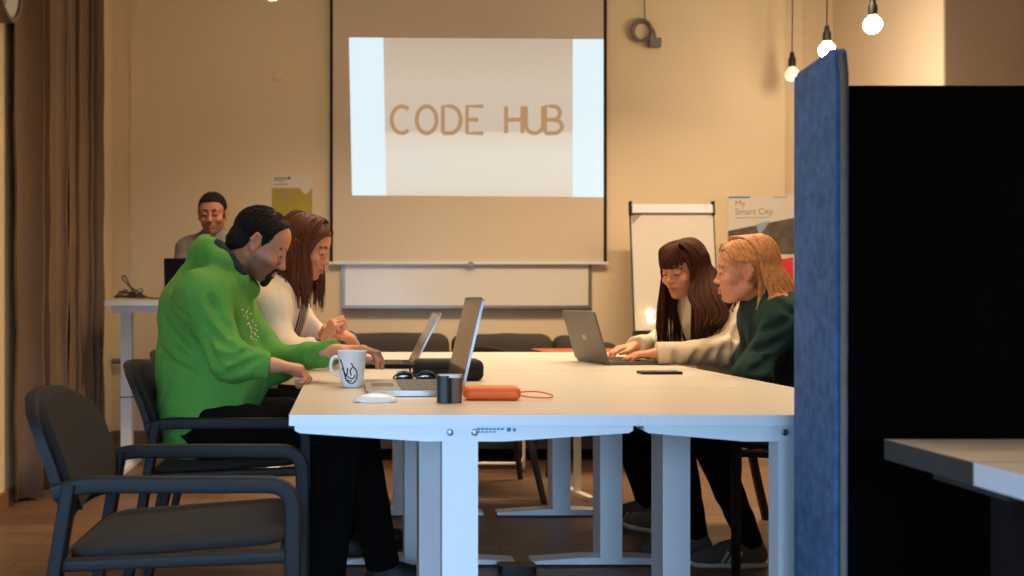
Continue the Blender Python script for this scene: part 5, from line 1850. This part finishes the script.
# ---------------- long haired woman with the grey laptop
def person_brunette():
    root = thing('person', 'seated woman with very long dark hair and a cream sweatshirt typing on the grey laptop', 'person', (1.60, 4.24, 0))
    H = Head((1.447, 4.19, 1.128), head_rot(180 + 32, 12), 1.0, 1.0)
    J = J_common(dict(base=(1.60, 4.24, 0), pelvis=(1.68, 4.22, 0.60), waist=(1.66, 4.21, 0.74), chest=(1.60, 4.19, 0.90), neck=(1.535, 4.19, 1.02),
        shL=(1.665, 4.05, 0.945), elL=(1.52, 3.935, 0.795), wrL=(1.262, 3.955, 0.785), shR=(1.53, 4.36, 0.955), elR=(1.42, 4.42, 0.80), wrR=(1.25, 4.22, 0.80),
        hipL=(1.58, 4.11, 0.575), hipR=(1.58, 4.31, 0.575), knL=(1.19, 4.06, 0.565), knR=(1.19, 4.30, 0.565), anL=(1.375, 4.03, 0.115), anR=(1.33, 4.30, 0.10)))
    J['F'] = unit((-1, -0.15, 0.2)); J['headbase'] = H.w((-0.02, 0, -0.05)); J['neckpts'] = [J['neck'] + V3(-0.01, 0, 0.0), J['chest'] + V3(-0.03, 0, 0.05)]
    hands = {'L': dict(D=(-1, 0.12, -0.06), N=(0, 0, -1), T=(0, 1, 0), curls=(34, 36, 38, 42), thumb=(0.8, 0.5, 0.2), s=0.92),
             'R': dict(D=(-1, -0.3, -0.10), N=(0, 0, -1), T=(0, -1, 0), curls=(34, 36, 38, 42), thumb=(0.8, 0.5, 0.2), s=0.92)}
    body_mesh(J, H, root, (214, 148, 108), (64, 38, 26), hands, lip=(192, 98, 86), smile=0.8)
    eyes(H, root, J['base'], (1, 0, -0.35))
    J2 = dict(J); J2['cuff'] = -0.004
    make_top('sweatshirt', J2, M['sweater_cream'], root, tor=(0.135, 0.135, 0.142, 0.068), arm=(0.066, 0.056, 0.044), wob=0.006, folds=[(((1.598, 0.911), (1.557, 0.854), (1.533, 0.797)), 0.011), (((1.626, 0.854), (1.577, 0.805), (1.533, 0.756)), 0.011), (((1.508, 0.821), (1.492, 0.78), (1.5, 0.732)), 0.011), (((1.459, 0.805), (1.443, 0.764), (1.451, 0.715)), 0.011), (((1.402, 0.797), (1.39, 0.756), (1.394, 0.724)), 0.011), (((1.313, 0.789), (1.325, 0.756), (1.317, 0.724)), 0.011), (((1.565, 0.748), (1.533, 0.732), (1.492, 0.707)), 0.011)], seed=22, flat=0.88)
    tk = tucker(J, 0.018)
    def length(a, sgn):
        return 0.36
    def fringe(paths, rs):
        for i in range(130):        # straight fringe over the forehead
            y = rs.uniform(-0.064, 0.064)
            z_end = 0.022 + abs(y) * 0.15 + rs.uniform(-0.006, 0.012)
            x0 = 0.095 - 6.5 * y * y
            pts = [H.w((0.035, y * 0.35, 0.128)), H.w((0.072, y * 0.75, 0.106)), H.w((x0 + 0.002, y * 0.95, 0.066)), H.w((x0 + 0.003, y, z_end))]
            paths.append((np.array([np.array(q) for q in smooth_path(pts, 4)]), 0.0036))
        for sg in (-1, 1):
            for i in range(70):
                k = rs.rand()
                pts = [H.w((0.052 - 0.02 * k, sg * 0.004, 0.122)), H.w((0.066 - 0.02 * k, sg * (0.042 + 0.004 * k), 0.084)), H.w((0.056 - 0.02 * k, sg * 0.070, 0.035)), H.w((0.050 - 0.02 * k, sg * 0.078, -0.02))]
                P = [np.array(q) for q in smooth_path(pts, 4)]
                e = P[-1]
                for t in np.linspace(0, 1, 9)[1:]:
                    p = e + V3(0.010 * math.sin(3 * t + 5 * k), 0.004 * math.sin(6 * t + 4 * k), -0.33 * t * (0.85 + 0.2 * k))
                    P.append(tk(p, t, 0, sg))
                paths.append((np.array(P), 0.0040))
    base_fringe = fringe
    def fringe(paths, rs):
        base_fringe(paths, rs)
        for i in range(230):
            k, d = rs.rand(), rs.rand()
            a = H.w((0.02 - 0.07 * k, 0.012, 0.128 - 0.01 * k))
            b_ = H.w((0.012 - 0.075 * k, 0.078, 0.070))
            c = H.w((0.022 - 0.085 * k, 0.094, 0.0))
            m1 = np.array((1.415 + 0.125 * k, 4.055 - 0.03 * d, 1.03))
            m2 = np.array((1.42 + 0.135 * k, 3.99 - 0.03 * d, 0.945))
            e = np.array((1.405 + 0.10 * k, 3.955 - 0.03 * d, 0.835 + 0.05 * rs.rand() + 0.03 * k))
            P = [np.array(q_) for q_ in smooth_path([a, b_, c, m1, m2, e], 5)]
            paths.append((np.array(P), 0.0046 * rs.uniform(0.7, 1.2)))
    long_hair(H, M['hair_brown'], root, J['base'], (66, 180), length, n=640, r=0.0046, seed=9, tuck=tk, fringe=fringe, wave=0.007, back=(0.125, -0.03, 0), inner=[(H.w((-0.055, 0, 0.02)), 0.085), (H.w((-0.06, 0, -0.06)), 0.09), (np.array((1.56, 4.16, 0.93)), 0.10), (np.array((1.58, 4.13, 0.84)), 0.05)],
              hairline=([-0.2, -0.06, -0.02, 0.03, 0.055, 0.08, 0.2], [-0.09, -0.09, -0.06, -0.02, 0.04, 0.060, 0.06]))
    make_trousers(J, M['trousers'], root, r=(0.125, 0.092, 0.066, 0.048), seed=31)
    make_shoe(J['anL'], 182, root, J['base'], M['shoe'], M['sole'], stripes=True, pitch=-10)
    make_shoe(J['anR'], 178, root, J['base'], M['shoe'], M['sole'], stripes=True)


# ---------------- blonde woman in the dark green sweater
def person_blonde():
    root = thing('person', 'seated strawberry blonde woman in a dark green sweater beside the blue partition', 'person', (1.62, 3.63, 0))
    H = Head((1.468, 3.60, 1.107), head_rot(180 - 22, 5), 1.0, 1.0)
    J = J_common(dict(base=(1.62, 3.63, 0), pelvis=(1.70, 3.62, 0.60), waist=(1.69, 3.62, 0.74), chest=(1.635, 3.61, 0.88), neck=(1.55, 3.61, 1.0),
        shL=(1.555, 3.455, 0.93), elL=(1.425, 3.42, 0.74), wrL=(1.46, 3.58, 0.67), shR=(1.60, 3.78, 0.93), elR=(1.60, 3.85, 0.74), wrR=(1.52, 3.70, 0.67),
        hipL=(1.60, 3.53, 0.575), hipR=(1.60, 3.72, 0.575), knL=(1.27, 3.50, 0.565), knR=(1.25, 3.74, 0.565), anL=(1.525, 3.69, 0.085), anR=(1.36, 3.80, 0.085)))
    J['F'] = unit((-1, 0, 0.35)); J['headbase'] = H.w((-0.02, 0, -0.05)); J['neckpts'] = [J['neck'] + V3(-0.01, 0, 0.0), J['chest'] + V3(-0.02, 0, 0.05)]
    hands = {'L': dict(D=(-0.2, 1, -0.15), N=(0, 0.1, -1), T=(-1, 0, 0), curls=(40, 42, 44, 46), s=0.9),
             'R': dict(D=(-0.5, -1, -0.15), N=(0, 0.1, -1), T=(-1, 0, 0), curls=(40, 42, 44, 46), s=0.9)}
    body_mesh(J, H, root, (216, 148, 110), (150, 96, 56), hands, lip=(196, 104, 92))
    eyes(H, root, J['base'], (1, 0, -0.2))
    make_top('sweater', J, M['sweater_dark'], root, tor=(0.135, 0.135, 0.145, 0.066), arm=(0.066, 0.058, 0.042), wob=0.006, folds=[(((1.535, 0.943), (1.486, 0.908), (1.443, 0.894)), 0.011), (((1.514, 0.872), (1.465, 0.844), (1.422, 0.83)), 0.011), (((1.557, 0.823), (1.514, 0.787), (1.486, 0.738)), 0.011), (((1.457, 0.801), (1.429, 0.773), (1.394, 0.759)), 0.011), (((1.507, 1.0), (1.528, 0.965), (1.571, 0.95)), 0.011)], seed=42, flat=0.9)
    tk = tucker(J, 0.008)
    def length(a, sgn):
        return 0.23
    def fringe(paths, rs):
        for sg in (-1, 1):
            sweep_back(H, sg, 130, rs, paths, 0.0038, 0.20, tk)
            for i in range(10):        # wisps in front of the ear
                k = rs.rand()
                pts = [H.w((0.068, sg * 0.01, 0.108)), H.w((0.078, sg * 0.040, 0.075)), H.w((0.050, sg * 0.070, 0.035)), H.w((0.03 - 0.01 * k, sg * 0.076, 0.012))]
                paths.append((np.array([np.array(q) for q in smooth_path(pts, 4)]), 0.0032))
    long_hair(H, M['hair_blonde'], root, J['base'], (112, 180), length, n=360, r=0.0044, seed=14, tuck=tk, fringe=fringe, wave=0.012, back=(0.05, 0, 0),
              hairline=([-0.2, -0.06, -0.036, -0.03, 0.0, 0.02, 0.04, 0.06, 0.2], [-0.09, -0.07, -0.05, 0.010, 0.022, 0.022, 0.036, 0.080, 0.085]))
    make_trousers(J, M['trousers'], root, r=(0.125, 0.092, 0.066, 0.046), seed=35)
    make_shoe(J['anL'], 180, root, J['base'], M['shoe'], M['sole'], stripes=True)
    make_shoe(J['anR'], 176, root, J['base'], M['shoe'], M['sole'], stripes=True)


# ---------------- man standing at the high table
def person_standing():
    root = thing('person', 'man with cropped dark hair in a grey tee shirt standing at the high table', 'person', (-0.83, 6.25, 0))
    H = Head((-0.835, 6.17, 1.545), head_rot(-92, 9), 1.09)
    J = J_common(dict(base=(-0.83, 6.25, 0), pelvis=(-0.83, 6.25, 0.92), waist=(-0.83, 6.25, 1.06), chest=(-0.83, 6.25, 1.22), neck=(-0.83, 6.23, 1.405),
        shR=(-1.0, 6.24, 1.32), elR=(-1.05, 6.18, 1.10), wrR=(-0.93, 5.99, 1.05), shL=(-0.66, 6.24, 1.32), elL=(-0.61, 6.18, 1.10), wrL=(-0.73, 5.99, 1.05),
        hipR=(-0.92, 6.25, 0.88), hipL=(-0.74, 6.25, 0.88), knR=(-0.93, 6.24, 0.48), knL=(-0.73, 6.24, 0.48), anR=(-0.94, 6.27, 0.085), anL=(-0.72, 6.27, 0.085)))
    J['F'] = unit((0, -1, 0.05)); J['headbase'] = H.w((-0.02, 0, -0.05)); J['neckpts'] = [J['neck'], J['chest'] + V3(0, 0, 0.1)]
    hands = {'R': dict(D=(0.3, -1, -0.15), N=(0, 0, -1), T=(1, 0, 0), curls=(30, 32, 34, 36)),
             'L': dict(D=(-0.3, -1, -0.15), N=(0, 0, -1), T=(-1, 0, 0), curls=(30, 32, 34, 36))}
    body_mesh(J, H, root, (190, 128, 96), (34, 24, 18), hands, stubble=0.6, lip=(150, 86, 72))
    eyes(H, root, J['base'], (1, 0, -0.3))
    J2 = dict(J)
    for s in 'RL':
        d = J['el' + s] - J['sh' + s]
        J2['el' + s] = J['sh' + s] + d * 0.45
        J2['wr' + s] = J['sh' + s] + d * 0.75
    J2['cuff'] = 0.0
    make_top('tee_shirt', J2, M['tshirt'], root, tor=(0.13, 0.13, 0.15, 0.064), arm=(0.064, 0.060, 0.056), wob=0.004, seed=52, flat=0.8, cuffs=False)
    V = Vol(H.o - 0.17, H.o + 0.17, 0.0032)
    H.e(V, (-0.016, 0, 0.036), (0.1015, 0.080, 0.087), 0.01)
    H.e(V, (0.02, 0, 0.048), (0.068, 0.069, 0.060), 0.02)
    H.e(V, (-0.055, 0, -0.02), (0.062, 0.062, 0.07), 0.02)
    hair_keep(V, H, [-0.2, -0.08, -0.040, -0.032, 0.0, 0.014, 0.03, 0.06, 0.08, 0.2], [-0.08, -0.075, -0.04, -0.0, 0.02, -0.01, 0.035, 0.068, 0.072, 0.074])
    HL = ([-0.2, -0.08, -0.04, -0.032, 0.0, 0.014, 0.03, 0.06, 0.2], [-0.08, -0.075, -0.04, 0.0, 0.02, 0.01, 0.035, 0.068, 0.074])
    np_mesh('hair', [V.mesh(), short_locks(H, 500, *HL, 6, er=(0.1, 0.079, 0.086), ec=(-0.016, 0, 0.036), L=0.18)], M['hair_black'], root, J['base'])
    g = None
    for s in (-1, 1):
        bm = B()
        pts = [H.w((0.0925, s * (0.031 + 0.022 * math.cos(a * math.pi / 10)), 0.001 + 0.014 * math.sin(a * math.pi / 10))) - np.array(J['base']) for a in range(20)]
        tube(bm, pts, 0.0012, 6, up=(0, 1, 0), closed=True)
        if s < 0:
            tube(bm, [H.w((0.093, -0.009, 0.004)) - np.array(J['base']), H.w((0.096, 0, 0.007)) - np.array(J['base']), H.w((0.093, 0.009, 0.004)) - np.array(J['base'])], 0.0012, 6)
            g = obj('glasses', bm, M['glass'], root, smooth=True)
        else:
            obj('rim', bm, M['glass'], g, smooth=True)
    make_trousers(J, M['denim'], root, r=(0.125, 0.095, 0.07, 0.055), seed=61)
    make_shoe(J['anR'], -95, root, J['base'], M['shoe_black'], M['sole'])
    make_shoe(J['anL'], -85, root, J['base'], M['shoe_black'], M['sole'])


person_green()
person_cardigan()
person_brunette()
person_blonde()
person_standing()
